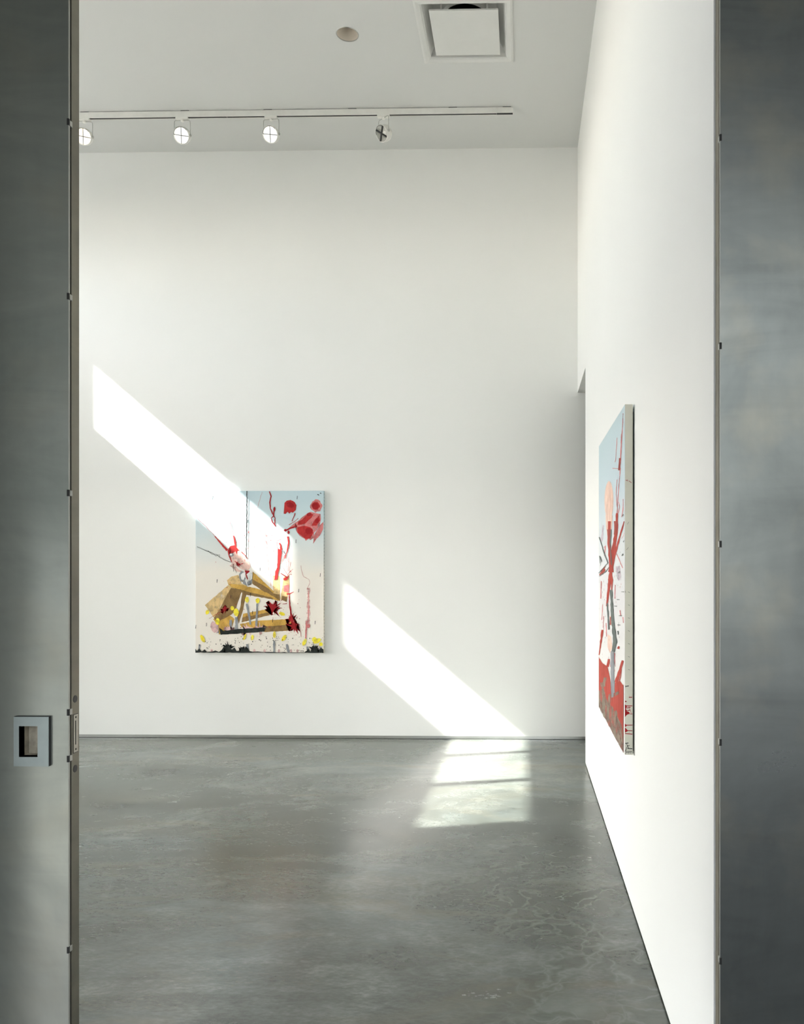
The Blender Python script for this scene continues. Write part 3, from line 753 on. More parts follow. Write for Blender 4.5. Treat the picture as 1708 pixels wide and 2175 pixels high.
# ceiling with a round hole for the downlight and a square hole for the diffuser
DLX, DLY, DLR = -1.258, 5.692, 0.079
VX, VY, VH = -0.406, 5.684, 0.285
MX0, MX1, MY0, MY1, MZ = -4.9, -1.2, 2.5, 4.9, 7.5   # unseen roof shaft added for fill light: open to a vertical light facing away from the sun
def ceiling_mesh():
    bm = bmesh.new()
    x0, x1, y0, y1, t = XL - WT, XN + WT, 5.0, YB + WT, 0.03
    dx0, dx1 = DLX - 0.12, DLX + 0.12
    vx0, vx1 = VX - VH, VX + VH
    dy0, dy1 = DLY - 0.12, DLY + 0.12
    vy0, vy1 = VY - VH, VY + VH
    z0, z1 = ZC, ZC + t
    for b in ((x0, dx0, y0, y1), (dx0, dx1, y0, dy0), (dx0, dx1, dy1, y1), (dx1, vx0, y0, y1),
              (vx0, vx1, y0, vy0), (vx0, vx1, vy1, y1), (vx1, x1, y0, y1)):
        box(bm, *b, z0, z1)
    n = 48
    for z, flip in ((z0, False), (z1, True)):
        inner, outer = [], []
        for k in range(n):
            a = 2 * PI * (k + 0.5) / n
            c, s = math.cos(a), math.sin(a)
            m = 0.12 / max(abs(c), abs(s))
            inner.append(bm.verts.new((DLX + DLR * c, DLY + DLR * s, z)))
            outer.append(bm.verts.new((DLX + m * c, DLY + m * s, z)))
        for k in range(n):
            j = (k + 1) % n
            bm.faces.new((inner[k], inner[j], outer[j], outer[k]))
        for cx_, cy_ in ((1, 1), (-1, 1), (-1, -1), (1, -1)):
            cv = bm.verts.new((DLX + 0.12 * cx_, DLY + 0.12 * cy_, z))
            near = sorted(outer, key=lambda q: (q.co - cv.co).length)[:2]
            bm.faces.new((near[0], near[1], cv))
    box(bm, x0, x1, y0, y1, ZC + 0.45, ZC + 0.60)      # roof deck over the ceiling void
    for b in ((x0, MX0, 2.0, y0), (MX1, x1, 2.0, y0), (MX0, MX1, 2.0, MY0), (MX0, MX1, MY1, y0)):
        box(bm, *b, ZC, ZC + 0.60)
    return bm
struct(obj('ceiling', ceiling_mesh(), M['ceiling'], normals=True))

# left wall with the clerestory strip and a low window, lengthened out of view for fill light
CY0, CY1, CZ0, CZ1 = 3.495, 6.876, 4.186, 4.985
GY0, GY1, GZ0, GZ1 = 2.45, 6.50, 0.0, 2.40
lw = bmesh.new()
xo = XL - WT
box(lw, xo, XL, 2.0, GY0, 0, CZ0)
box(lw, xo, XL, GY0, GY1, GZ1, CZ0)
box(lw, xo, XL, GY1, YB, 0, CZ0)
box(lw, xo, XL, 2.0, CY0, CZ0, CZ1)
box(lw, xo, XL, CY1, YB, CZ0, CZ1)
box(lw, xo, XL, 2.0, YB, CZ1, ZC + 0.60)
struct(obj('wall_left', lw, M['wall']))

def window(name, y0, y1, z0, z1, muls, xa, xb, fr):
    root = struct(empty(name, (xa, (y0 + y1) / 2, z0)))
    xm = (xa + xb) / 2
    bm = frame_plate(bmesh.new(), y0, y1, z0, z1, y0 + fr, y1 - fr, z0 + fr, z1 - fr, -xb, -xa)
    bmesh.ops.rotate(bm, verts=bm.verts, cent=(0, 0, 0), matrix=Matrix.Rotation(PI / 2, 3, 'Z'))
    obj('window_frame', bm, M['aluminium'], root)
    e = [y0 + fr] + [m for m in muls] + [y1 - fr]
    for m in muls:
        obj('mullion', boxes((xa, xb, m - 0.032, m + 0.032, z0 + fr, z1 - fr)), M['aluminium'], root)
    for i, (a, b) in enumerate(zip(e, e[1:])):
        a2 = a + (0.032 if i else 0); b2 = b - (0.032 if i < len(e) - 2 else 0)
        obj('pane', boxes((xm - 0.003, xm + 0.003, a2, b2, z0 + fr, z1 - fr)), M['pane'], root)
    return root
window('window_1', CY0, CY1, CZ0, CZ1, (4.49, 5.39, 6.315), XL - 0.16, XL - 0.04, 0.012)
struct(obj('wall_fill_shaft', boxes((MX0 - 0.15, MX0, MY0 - 0.15, MY1 + 0.15, ZC + 0.6, MZ), (MX0, MX1, MY0 - 0.15, MY0, ZC + 0.6, MZ), (MX0, MX1, MY1, MY1 + 0.15, ZC + 0.6, MZ)), M['wall']))
struct(obj('ceiling_fill_shaft', boxes((MX0 - 0.15, MX1 + 0.25, MY0 - 0.15, MY1 + 0.15, MZ, MZ + 0.12)), M['ceiling']))
window('window_fill', MY0, MY1, ZC + 0.6, MZ, (3.3, 4.1), MX1 - 0.06, MX1, 0.04)  # unseen roof window added as fill light
window('window_2', GY0, GY1, GZ0, GZ1, (3.8, 5.15), XL - 0.14, XL - 0.08, 0.05)

# forecourt outside the doors: paving, the deep jamb of the facade, unseen walls and canopies added to shape the light
struct(obj('floor_forecourt', boxes((-2.2, 0.2, -9.0, 1.80, -0.16, -0.012)), M['asphalt']))
struct(obj('floor_drive', boxes((0.2, 9.0, -9.0, 1.80, -0.16, -0.014)), M['asphalt']))
struct(obj('floor_yard', boxes((-60, 60, -60, 60, -0.5, -0.17)), M['yard']))
struct(obj('ceiling_shade_awning', boxes((-9.5, XL - WT, 1.9, 9.0, 2.85, 2.95)), M['pale_stucco']))  # unseen awning added to keep direct sun off the low window
struct(obj('floor_bounce', boxes((-40, XL - WT, 1.9, 30, -0.17, -0.03)), M['bounce_paving']))  # unseen pale ground added as a bounce surface for the ceiling
struct(obj('wall_facade', boxes((-6.0, -1.43, 1.82, 2.0, -0.15, 6.2), (0.98, 4.0, 1.82, 2.0, -0.15, 6.2), (-1.43, 0.98, 1.82, 2.0, 4.2, 6.2)), M['stucco']))
struct(obj('ceiling_shade_canopy', boxes((-5.6, 0.3, -5.0, 1.82, 4.3, 4.5)), M['soffit']))  # unseen canopy added to shade the doors and darken their reflections
struct(obj('ceiling_reflector', boxes((0.3, 5.0, -2.4, 1.82, 4.3, 4.5)), M['pale_stucco']))  # unseen pale soffit added to brighten the right door's reflection
struct(obj('wall_shade_court', boxes((4.0, 4.3, -5.0, 1.82, -0.17, 4.3)), M['soffit']))  # unseen dark wall added to dim the forecourt
struct(obj('wall_shade_porch', boxes((-3.0, -2.75, -5.0, 1.82, 1.8, 4.3)), M['pale_stucco']))  # unseen screen added to cut outdoor light reaching the doorway
struct(obj('wall_opposite', boxes((-30, -1.0, -15.0, -14.0, -0.17, 9.0)), M['soffit']))
struct(obj('wall_shade_yard', boxes((-11.0, -10.0, -14.0, 0.5, -0.17, 4.2)), M['pale_stucco']))  # unseen wall added to block the bright horizon on the left
struct(obj('wall_shade_neighbour', boxes((2.0, 30.0, -13.0, -12.0, -0.17, 8.5)), M['stucco']))  # unseen, raised to keep sky out of the right door's reflection

# ------------------------------------------------------------------ the two steel sliding doors
def leaf(name, x_edge, side, steel_m, clips, hole=None):
    """side=-1: the leaf runs to the left of x_edge; +1: to the right."""
    root = struct(empty(name, (x_edge + side * 0.6, YF, 0.0)))
    s = side
    zt = 4.3
    far = x_edge + s * 1.15
    def bx(a, b, y0, y1, z0, z1): return (min(a, b), max(a, b), y0, y1, z0, z1)
    z0 = -0.005
    t = 0.0065
    bm = bmesh.new()
    if hole:
        hx0, hx1, hz0, hz1 = hole
        frame_plate(bm, min(x_edge, far), max(x_edge, far), z0, zt, hx0, hx1, hz0, hz1, YF, YF + t)
    else:
        box(bm, *bx(x_edge, far, YF, YF + t, z0, zt))
    obj('face_plate', bm, steel_m, root)
    obj('edge_strip', boxes(bx(x_edge + s * 0.0004, x_edge - s * 0.0004, YF + 0.0004, YF + t, z0, zt)), M['bright_edge'], root)
    obj('edge_groove', boxes(bx(x_edge + s * 0.008, far, YF + t, YF + 0.0140, z0, zt)), M['gap'], root) if not hole else \
        obj('edge_groove', frame_plate(bmesh.new(), far, x_edge + s * 0.008, z0, zt, *hole, YF + t, YF + 0.0140), M['gap'], root)
    if hole:
        obj('edge_core', boxes(bx(x_edge, x_edge + s * 0.020, YF + 0.0140, YF + 0.050, z0, zt), bx(x_edge + s * 0.020, far, YF + 0.042, YF + 0.050, z0, zt)), M['edge_steel'], root)
    else:
        obj('edge_core', boxes(bx(x_edge, far, YF + 0.0140, YF + 0.050, z0, zt)), M['edge_steel'], root)
    for z in clips:
        obj('clip', boxes(bx(x_edge - s * 0.0016, x_edge + s * 0.010, YF + 0.004, YF + 0.0165, z - 0.0075, z + 0.0075)), M['bright_edge'], root, bevel=0.001)
        obj('clip_notch', boxes(bx(x_edge - s * 0.0012, x_edge + s * 0.004, YF - 0.0006, YF + 0.0045, z - 0.0085, z + 0.0085)), M['gap'], root)
    return root
def zpx(y): return EYE + (PY - y) * 0.001213          # height on the door plane
XD = -1.184
HOLE = (-1.309, -1.260, zpx(1611.4), zpx(1545.4))
left = leaf('door_1', XD, -1, M['steel'], [zpx(v) for v in (-150, 247, 622, 1045, 1517, 1617, 2028)], HOLE)
right = leaf('door_2', 0.5065, 1, M['steel_right_dim'], [zpx(v) for v in (-100, 297, 737, 1156, 1575, 2037)])
# flush pull
X0, X1, Z0, Z1 = -1.323, -1.231, zpx(1631.6), zpx(1525.5)
pull = obj('flush_pull', frame_plate(bmesh.new(), X0, X1, Z0, Z1, *HOLE, YF - 0.009, YF), M['pull_steel'], left)
hx0, hx1, hz0, hz1 = HOLE
cup = bmesh.new()
D = 0.033
for a in (((hx0, YF - 0.009, hz0), (hx0, YF - 0.009, hz1), (hx0, YF + D, hz1), (hx0, YF + D, hz0)),
          ((hx1, YF - 0.009, hz1), (hx1, YF - 0.009, hz0), (hx1, YF + D, hz0), (hx1, YF + D, hz1)),
          ((hx0, YF - 0.009, hz1), (hx1, YF - 0.009, hz1), (hx1, YF + D, hz1), (hx0, YF + D, hz1)),
          ((hx1, YF - 0.009, hz0), (hx0, YF - 0.009, hz0), (hx0, YF + D, hz0), (hx1, YF + D, hz0)),
          ((hx0, YF + D, hz0), (hx0, YF + D, hz1), (hx1, YF + D, hz1), (hx1, YF + D, hz0))):
    cup.faces.new([cup.verts.new(p) for p in a])
pc = obj('pull_cup', cup, M['cup_steel'], pull, normals=False)
obj('pull_edge_shade', frame_plate(bmesh.new(), X0 + 0.001, X1 + 0.0012, Z0 + 0.001, Z1 + 0.0012, hx0, hx1, hz0, hz1, YF - 0.0075, YF - 0.0002), M['black'], pull)  # black rim, shade painted on the pull's right and top edges
# lock plate, latch slot, screws and two round plugs on the door edge
ly0, ly1, lz0, lz1 = YF + 0.0225, YF + 0.043, zpx(1608), zpx(1526)
lock = obj('lock_plate', boxes((XD, XD + 0.0014, ly0, ly1, lz0, lz1)), M['lock_steel'], left)
obj('lock_border', boxes((XD, XD + 0.0006, ly0 - 0.0016, ly1 + 0.0016, lz0 - 0.0016, lz1 + 0.0016)), M['gap'], lock)
obj('latch_slot', boxes((XD + 0.001, XD + 0.0017, ly0 + 0.0065, ly0 + 0.0105, lz0 + 0.020, lz1 - 0.016)), M['gap'], lock)
for z in (lz0 + 0.008, lz1 - 0.007):
    obj('screw', lathe(bmesh.new(), [(0.0028, 0.0), (0.0026, 0.0022)], Vector((1, 0, 0)), Vector((XD, (ly0 + ly1) / 2 - 0.001, z)), 12, True, True), M['gap'], lock)
for z in (zpx(1492), zpx(1644)):
    obj('round_plug', lathe(bmesh.new(), [(0.0098, 0.0), (0.0094, 0.0009)], Vector((1, 0, 0)), Vector((XD, YF + 0.031, z)), 20, True, True), M['black'], left)
# dark seal and thin steel jamb between the right leaf and the wall end
struct(obj('trim_1', boxes((XR + 0.0025, XR + 0.30, YF + 0.052, YF + 0.066, 0.0, 4.3)), M['edge_steel']))
struct(obj('trim_2', boxes((XR + 0.006, XR + 0.30, YF + 0.066, 2.101, 0.0, 4.3)), M['gap']))

# ------------------------------------------------------------------ ceiling fittings
t = thing('ceiling_diffuser', 'square white air diffuser with flat plaque face set in the ceiling', 'air vent', (VX, VY, ZC))
fl = bmesh.new()
def sq(h, z): return [fl.verts.new((VX + a * h, VY + b * h, z)) for a, b in ((-1, -1), (1, -1), (1, 1), (-1, 1))]
rings = [sq(0.337, ZC), sq(0.337, ZC - 0.010), sq(0.322, ZC - 0.013), sq(0.296, ZC - 0.008), sq(0.283, ZC + 0.004), sq(0.275, ZC + 0.03)]
for a, b in zip(rings, rings[1:]):
    for k in range(4): fl.faces.new((a[k], a[(k + 1) % 4], b[(k + 1) % 4], b[k]))
obj('flange', fl, M['grey_white'], t)
pan = bmesh.new()
fl = pan
r_ = [sq(0.275, ZC + 0.03), sq(0.225, ZC + 0.10)]
for k in range(4): pan.faces.new((r_[0][k], r_[0][(k + 1) % 4], r_[1][(k + 1) % 4], r_[1][k]))
n = 40
circ = [pan.verts.new((VX + 0.165 * math.cos(2 * PI * (k + .5) / n), VY + 0.165 * math.sin(2 * PI * (k + .5) / n), ZC + 0.10)) for k in range(n)]
sqr = []
for k in range(n):
    a = 2 * PI * (k + .5) / n
    m = 0.225 / max(abs(math.cos(a)), abs(math.sin(a)))
    sqr.append(pan.verts.new((VX + m * math.cos(a), VY + m * math.sin(a), ZC + 0.10)))
for k in range(n): pan.faces.new((circ[k], circ[(k + 1) % n], sqr[(k + 1) % n], sqr[k]))
plenum = obj('plenum_pan', pan, M['grey_white'], t)
obj('neck_ring', lathe(bmesh.new(), [(0.150, 0.10), (0.165, 0.085), (0.178, 0.10)], origin=Vector((VX, VY, ZC)), n=n), M['grey_white'], plenum, smooth=True)
obj('neck_duct', lathe(bmesh.new(), [(0.166, 0.098), (0.110, 0.18), (0.108, 0.36)], origin=Vector((VX, VY, ZC)), n=n, cap1=True), M['duct'], plenum)
plaque = obj('face_panel', boxes((-0.645, -0.167, 5.457, 5.935, ZC - 0.006, ZC + 0.006)), M['grey_white'], t, bevel=0.002)
for a, b in ((-1, -1), (1, -1), (1, 1), (-1, 1)):
    obj('hanger', boxes((VX + a * 0.16 - 0.006, VX + a * 0.16 + 0.006, VY + b * 0.16 - 0.006, VY + b * 0.16 + 0.006, ZC + 0.006, ZC + 0.10)), M['grey_white'], plaque)

t = thing('recessed_downlight', 'round recessed downlight with satin metal cone set in the white ceiling', 'ceiling light', (DLX, DLY, ZC))
obj('trim_ring', lathe(bmesh.new(), [(0.076, 0.004), (0.0755, -0.002), (0.0795, -0.003), (0.082, 0.0)], origin=Vector((DLX, DLY, ZC)), n=48), M['aluminium'], t, smooth=True)
cone = obj('reflector_cone', lathe(bmesh.new(), [(0.076, 0.001), (0.070, 0.05), (0.058, 0.11), (0.046, 0.16)], origin=Vector((DLX, DLY, ZC)), n=48), M['satin'], t, smooth=True)
obj('lamp', lathe(bmesh.new(), [(0.046, 0.16), (0.030, 0.152), (0.002, 0.148)], origin=Vector((DLX, DLY, ZC)), n=32, cap1=True), M['satin'], cone, smooth=True)

# track
TY, TB, TT = 6.621, 5.343, 5.391
TX1 = -0.079
t = thing('lighting_track', 'long white ceiling track bar carrying the round spotlights', 'light track', (-2.7, TY, ZC))
y0, y1 = TY - 0.017, TY + 0.017
rail = bmesh.new()
prof = [(y0, TB), (y0 + 0.006, TB), (y0 + 0.006, TB + 0.02), (y1 - 0.006, TB + 0.02), (y1 - 0.006, TB), (y1, TB), (y1, TT), (y0, TT)]
ra = [rail.verts.new((XL + 0.002, *q)) for q in prof]
rb = [rail.verts.new((-0.215, *q)) for q in prof]
for k in range(8): rail.faces.new((ra[k], ra[(k + 1) % 8], rb[(k + 1) % 8], rb[k]))
rail.faces.new(ra); rail.faces.new(list(reversed(rb)))
bar_ = obj('rail', rail, M['white_metal'], t)
obj('slot', boxes((XL, -0.216, y0 + 0.006, y1 - 0.006, TB + 0.003, TB + 0.02)), M['black'], bar_)
cap = obj('end_cap', boxes((-0.2135, TX1, y0 - 0.0005, y1, TB + 0.0018, TT)), M['white_metal'], t, bevel=0.001)
obj('cap_slot', boxes((-0.2135, TX1 - 0.002, y0 + 0.004, y1 - 0.006, TB, TB + 0.0018)), M['black'], cap)
obj('joint', boxes((-2.478, -2.4765, y0 - 0.0008, y1, TB + 0.001, TT)), M['grey_white'], bar_)
for x in (-0.13, -0.58, -1.42, -2.13, -2.83, -3.68, -4.5):
    obj('standoff', boxes((x - 0.035, x + 0.035, TY - 0.015, TY + 0.012, TT, ZC)), M['black'], t)

# spotlights
def spot_parts(root, d, lens_m, thick):
    d = Vector(d).normalized()
    H = Vector((0, 0, -0.148))                                     # head centre under the rail
    obj('adapter', boxes((-0.052, 0.052, -0.020, 0.018, -0.017, 0.0)), M['white_metal'], root, bevel=0.003)
    obj('pivot', lathe(bmesh.new(), [(0.013, -0.030), (0.013, -0.017)], n=16, cap0=True, cap1=True), M['white_metal'], root)
    sx = d.cross(Vector((0, 0, 1))).normalized()
    if sx.x < 0: sx = -sx
    for s in (-1, 1):
        e = sx * (0.068 * s)
        arm = obj('yoke_arm', tube(bmesh.new(), [e * 0.1 + Vector((0, 0, -0.022)), e * 0.80 + Vector((0, 0, -0.022)), e * 0.97 + Vector((0, 0, -0.028)), e + Vector((0, 0, -0.045)), e * 1.0 + H * 0.75, e + H], 0.0030), M['wire'], root)
        obj('knob', lathe(bmesh.new(), [(0.010, -0.006), (0.012, 0.0), (0.009, 0.008)], axis=sx * s, origin=H + e, n=14, cap0=True, cap1=True), M['wire'], arm)
    o0 = H - d * 0.030
    can = obj('housing', lathe(bmesh.new(), [(0.030, -0.030), (0.048, -0.022), (0.062, -0.002), (0.067, 0.020), (0.068, 0.052), (0.066, 0.056), (0.0615, 0.056), (0.060, 0.048), (0.058, 0.030)], axis=d, origin=o0, n=40, cap0=True), M['white_metal'], root, smooth=True)
    lens = obj('lamp_lens', lathe(bmesh.new(), [(0.059, 0.030), (0.056, 0.040), (0.040, 0.046), (0.002, 0.049)] if thick < 0.004 else [(0.060, 0.048), (0.050, 0.030), (0.034, 0.014), (0.012, 0.004), (0.002, 0.003)], axis=d, origin=o0, n=40, cap1=True), lens_m, root, smooth=True)
    up = sx.cross(d).normalized()
    for k, a in enumerate((0.15, 0.15 + PI / 2) if thick < 0.004 else (0.75, 0.75 + PI / 2)):
        v = sx * math.cos(a) + up * math.sin(a)
        p = o0 + d * 0.0545
        obj('clip_wire', tube(bmesh.new(), [p - v * 0.061, p, p + v * 0.061], thick, 8), M['black'], lens)
    q = o0 + d * 0.056
    bm = bmesh.new()
    pts = []
    for k in range(15):
        a = PI * (1.05 + 0.75 * k / 14)
        pts.append(q + (sx * math.cos(a) + up * math.sin(a)) * 0.0625)
    obj('lens_clip', tube(bm, pts, 0.0018, 6), M['black'], lens)
G = 'track spotlights under the ceiling bar'
toward = lambda x: Vector((-x, -TY, EYE - 5.19)).normalized()
def turned(x, deg, dip=0.0):
    v = Matrix.Rotation(math.radians(-deg), 3, 'Z') @ toward(x)
    return v + Vector((0, 0, dip))
spots = (
 (-3.690, 22, 'lamp_warm', 0.0026, 'round white spotlight with a warm glowing lamp, half hidden by the left steel door'),
 (-2.856, 24, 'lamp_white', 0.0026, 'round white spotlight with a lit lamp, second from the left steel door'),
 (-2.105, 24, 'lamp_white', 0.0026, 'round white spotlight with a lit lamp, third from the left steel door'),
 (-1.160, 52, 'lamp_off', 0.0075, 'round white spotlight turned left, dark lamp crossed by a bold black X'))
for x, deg, lm, th, lab in spots:
    r = thing('track_spotlight', lab, 'spotlight', (x, TY, TB), G, world=False)
    spot_parts(r, turned(x, deg), M[lm], th)

# ------------------------------------------------------------------ paintings
def rough(pts, amp, rnd, closed=True):
    if amp <= 0: return [Vector(p) for p in pts]
    res = []
    n = len(pts)
    for i in range(n if closed else n - 1):
        a, b = Vector(pts[i]), Vector(pts[(i + 1) % n])
        k = max(1, int((b - a).length / (amp * 2.5 + 6)))
        for j in range(k):
            p = a.lerp(b, j / k)
            if j: p += Vector((rnd.uniform(-1, 1), rnd.uniform(-1, 1))) * amp * 0.45
            res.append(p)
    if not closed: res.append(Vector(pts[-1]))
    return res

def stroke_shape(s, rnd, drops):
    """One brush mark, in mm on the canvas: an outline, or the two sides of a ribbon. Stray drops go to DROPS."""
    k = s[0]
    if k == 'p':
        return rough(s[1], s[2], rnd)
    if k == 'e':
        c, (rx, ry, rot) = s[1][0], s[2:5]
        a0 = math.radians(rot)
        o = []
        for i in range(22):
            a = 2 * PI * i / 22
            x, y = rx * math.cos(a) * rnd.uniform(0.88, 1.1), ry * math.sin(a) * rnd.uniform(0.88, 1.1)
            o.append(Vector((c[0] + x * math.cos(a0) - y * math.sin(a0), c[1] + x * math.sin(a0) + y * math.cos(a0))))
        return o
    if k == 's':
        c, r, n = s[1][0], s[2], s[3]
        o = []
        for i in range(n * 2):
            a = 2 * PI * (i + rnd.uniform(-0.3, 0.3)) / (n * 2)
            q = r * (rnd.uniform(0.8, 1.75) ** 1.2 if i % 2 else rnd.uniform(0.45, 0.72))
            o.append(Vector((c[0] + q * math.cos(a), c[1] + q * math.sin(a))))
        for i in range(n):
            a, q, e = rnd.uniform(0, 2 * PI), r * rnd.uniform(1.1, 2.0), max(1.2, r * rnd.uniform(0.03, 0.09))
            drops.append((c[0] + q * math.cos(a), c[1] + q * math.sin(a), e))
        return o
    if k == 'r':
        return [Vector(p) for p in s[1]], [Vector(p) for p in s[2]]
    pts = rough(s[1], 4, rnd, False)
    w0, w1 = s[2], s[3]
    L_, R_ = [], []
    n = len(pts)
    for i, p in enumerate(pts):
        d = (pts[min(i + 1, n - 1)] - pts[max(i - 1, 0)])
        d = d.normalized() if d.length else Vector((0, 1))
        nn = Vector((-d.y, d.x))
        ww = (w0 + (w1 - w0) * i / max(1, n - 1)) * 0.5 * rnd.uniform(0.75, 1.25)
        L_.append(p + nn * ww); R_.append(p - nn * ww)
    return L_, R_

ORDER = ['lilac_wash', 'pale_wood', 'golden_wood', 'dark_wood', 'pink_wash', 'flesh_paint', 'peach_paint', 'rose_paint', 'red_paint', 'brick_paint', 'mauve_wash', 'rust_paint',
         'crimson_paint', 'mauve_paint', 'grey_paint', 'slate_paint', 'pink_paint', 'white_paint', 'yellow_paint', 'black_paint']
def paint(root, art, place, seed, umax, vmax, specks):
    """place(u, v, lift) -> point. Every brush mark is a thin film of its own; the fine spatter of a colour is one part."""
    rnd = random.Random(seed)
    cl = lambda p: (min(max(p.x, 0.5), umax - 0.5) / 1000, min(max(p.y, 0.5), vmax - 0.5) / 1000)
    for i, key in enumerate(k for k in ORDER if k in art):
        drops = []
        for j, s in enumerate(art[key]):
            lift = 0.0004 + i * 0.0003 + (j % 40) * 0.000006
            bm = bmesh.new()
            g = stroke_shape(s, rnd, drops)
            if isinstance(g, tuple):
                a = [bm.verts.new(place(*cl(p), lift)) for p in g[0]]
                b = [bm.verts.new(place(*cl(p), lift)) for p in g[1]]
                for k in range(len(a) - 1): bm.faces.new((a[k], a[k + 1], b[k + 1], b[k]))
            else:
                bm.faces.new([bm.verts.new(place(*cl(p), lift)) for p in g])
                bmesh.ops.triangulate(bm, faces=bm.faces[:])
            obj(key, bm, PM[key], root, normals=False)
        n, bx_ = specks.get(key, (0, None))
        for _ in range(n):
            drops.append((rnd.uniform(bx_[0], bx_[1]), rnd.uniform(bx_[2], bx_[3]), rnd.uniform(bx_[4], bx_[5])))
        if drops:
            bm = bmesh.new()
            for x, y, e in drops:
                bm.faces.new([bm.verts.new(place(*cl(Vector((x + e * math.cos(b * PI / 3) * rnd.uniform(.6, 1.4), y + e * math.sin(b * PI / 3) * rnd.uniform(.6, 1.6)))), 0.0004 + i * 0.0003)) for b in range(6)])
            o = obj(key.split('_')[0] + '_spatter', bm, PM[key], root, normals=False)
            o['kind'] = 'stuff'

# painting on the back wall
PX0, PX1, PZ0, PZ1 = -2.993, -1.813, 0.790, 2.270
t = thing('painting', 'painting of ochre planks and red splashes hung on the back wall', 'painting', ((PX0 + PX1) / 2, YB, PZ0), 'unframed canvas paintings')
cm = canvas_mat('primed_canvas_sky', ((0.0, (0.50, 0.64, 0.70)), (0.18, (0.56, 0.68, 0.72)), (0.42, (0.72, 0.73, 0.71)), (0.52, (0.82, 0.77, 0.70)), (1.0, (0.84, 0.78, 0.70))), PZ1 + 0.08, PZ0 + 0.08)
obj('canvas', boxes((PX0, PX1, YB - 0.040, YB - 0.006, PZ0, PZ1)), cm, t, bevel=0.003)
obj('stretcher_bar', boxes((PX0 + 0.03, PX1 - 0.03, YB - 0.006, YB - 0.0005, PZ0 + 0.03, PZ1 - 0.03)), M['gap'], t)
paint(t, ART_LEFT, lambda u, v, l: (PX0 + u, YB - 0.040 - l, PZ1 - v), 3, 1180, 1480,
      {'black_paint': (130, (10, 1170, 1330, 1465, 1.5, 5)), 'red_paint': (60, (180, 900, 350, 900, 1.5, 4)), 'crimson_paint': (50, (200, 980, 950, 1300, 1.5, 4.5))})
rt = random.Random(8)
st = bmesh.new()
for k in range(46):
    z = PZ1 - 0.03 - k * 0.031
    box(st, PX1, PX1 + 0.0008, YB - 0.034, YB - 0.028, z - 0.004, z + 0.004)
so = obj('staples', st, M['gap'], t)
so['kind'] = 'stuff'

# painting on the right wall
QF, QB, QN, QE, QZ0, QZ1 = 0.4578, 0.4945, 3.577, 4.788, 0.720, 2.292
t = thing('painting', 'painting with a peach oval and red stems hung on the right wall', 'painting', (XR, (QN + QE) / 2, QZ0), 'unframed canvas paintings')
cm2 = canvas_mat('primed_canvas_haze', ((0.0, (0.50, 0.62, 0.66)), (0.22, (0.52, 0.62, 0.68)), (0.40, (0.66, 0.69, 0.71)), (0.55, (0.70, 0.69, 0.70)), (1.0, (0.74, 0.73, 0.70))), QZ1 + 0.08, QZ0 + 0.08)
obj('canvas', boxes((QF, QB, QN, QE, QZ0, QZ1)), cm2, t, bevel=0.004)
obj('stretcher_bar', boxes((QB, XR - 0.0005, QN + 0.03, QE - 0.03, QZ0 + 0.012, QZ1 - 0.03)), M['gap'], t)  # near-black colour deepens the shadow gap behind the canvas
paint(t, ART_RIGHT, lambda u, v, l: (QF - l, QE - u, QZ1 - v), 5, 1211, 1572,
      {'brick_paint': (70, (60, 1150, 750, 1250, 2, 6)), 'slate_paint': (40, (60, 1150, 650, 1200, 2, 7))})
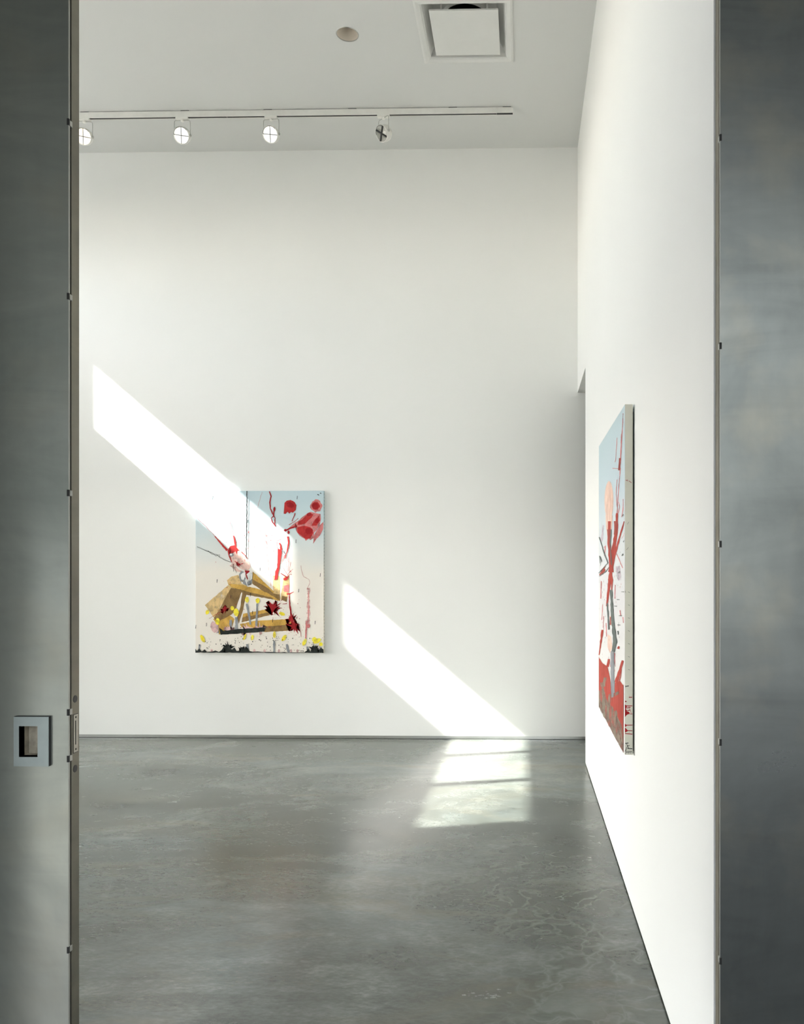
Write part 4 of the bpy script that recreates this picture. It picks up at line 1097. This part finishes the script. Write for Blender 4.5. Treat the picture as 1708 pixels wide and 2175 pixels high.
# the cream turned-over edge with its drips
cream = plain('cream_canvas_edge', (0.70, 0.69, 0.60), 0.8, 0, 0.05, 6)
obj('canvas_edge', boxes((QF + 0.001, QB - 0.0005, QN - 0.0012, QN, QZ0 + 0.001, QZ1 - 0.001)), cream, t)
def zq(y): return EYE + (PY - (1230 + y / 4.832)) * QN / FPX
def edge_drips(name, key, items):
    for it in items:
        bm = bmesh.new()
        f = [(QF + 0.001 + a * (QB - QF - 0.0015), QN - 0.0016, zq(y)) for a, y in it]
        bm.faces.new([bm.verts.new(p) for p in f])
        obj(name, bm, PM[key], t, normals=False)
def bar(a0, y0, a1, y1, wdt): return [(a0, y0 - wdt), (a1, y1 - wdt), (a1, y1 + wdt), (a0, y0 + wdt)]
edge_drips('red_drip', 'crimson_paint', [
    bar(.5, 1208, .9, 1208, 4), bar(.55, 1180, .58, 1215, 8), bar(.9, 1185, .93, 1215, 10), bar(0.02, 1250, .2, 1252, 6),
    [(0, 1282), (.22, 1293), (.95, 1292), (.95, 1299), (.25, 1302), (.12, 1330), (.3, 1345), (.12, 1358), (0, 1350)],
    bar(.2, 1318, .72, 1312, 4), bar(.3, 1345, .7, 1338, 4), bar(.5, 1300, .62, 1345, 6), bar(.68, 1340, .8, 1375, 7),
    [(0, 1350), (.3, 1352), (.55, 1360), (.6, 1376), (.95, 1375), (.95, 1382), (.5, 1380), (.25, 1388), (0, 1412)],
    [(0, 1478), (.2, 1490), (.97, 1489), (.97, 1496), (.25, 1498), (.1, 1510), (0, 1512)],
    [(0, 1515), (.18, 1530), (.35, 1545), (.95, 1547), (.95, 1554), (.4, 1553), (.2, 1562), (0, 1572)],
    bar(0, 1580, .95, 1585, 4), bar(.55, 1555, .5, 1585, 5)])
edge_drips('black_drip', 'black_paint', [
    bar(.05, 1680, .45, 1676, 4), bar(.2, 1682, .5, 1735, 6), bar(.25, 1705, .6, 1703, 3), bar(0, 1765, .3, 1712, 6), bar(.3, 1730, .95, 1736, 4),
    bar(.6, 1735, .72, 1790, 5), bar(.75, 1740, .82, 1785, 4), bar(.05, 1790, .2, 1745, 6), bar(.15, 1770, .9, 1765, 3), bar(.4, 1745, .5, 1790, 5),
    bar(.02, 1085, .12, 1112, 4), bar(.05, 1098, .5, 1092, 4), bar(.9, 1745, .97, 1790, 5)])
edge_drips('grey_mark', 'slate_paint', [bar(.4, 130 + k * 132, .62, 138 + k * 132, 2) for k in range(7)] + [bar(.02, 120, .1, 140, 4), bar(.3, -560, .5, -585, 2.5), bar(.2, -300, .45, -325, 2.5)])
edge_drips('mauve_mark', 'mauve_paint', [bar(.1, -1012, .35, -1008, 4), bar(.5, -1005, .85, -985, 4), bar(.3, -1020, .4, -1000, 4)])
for o in list(COL.objects):
    if '_world' in o.keys(): del o['_world']
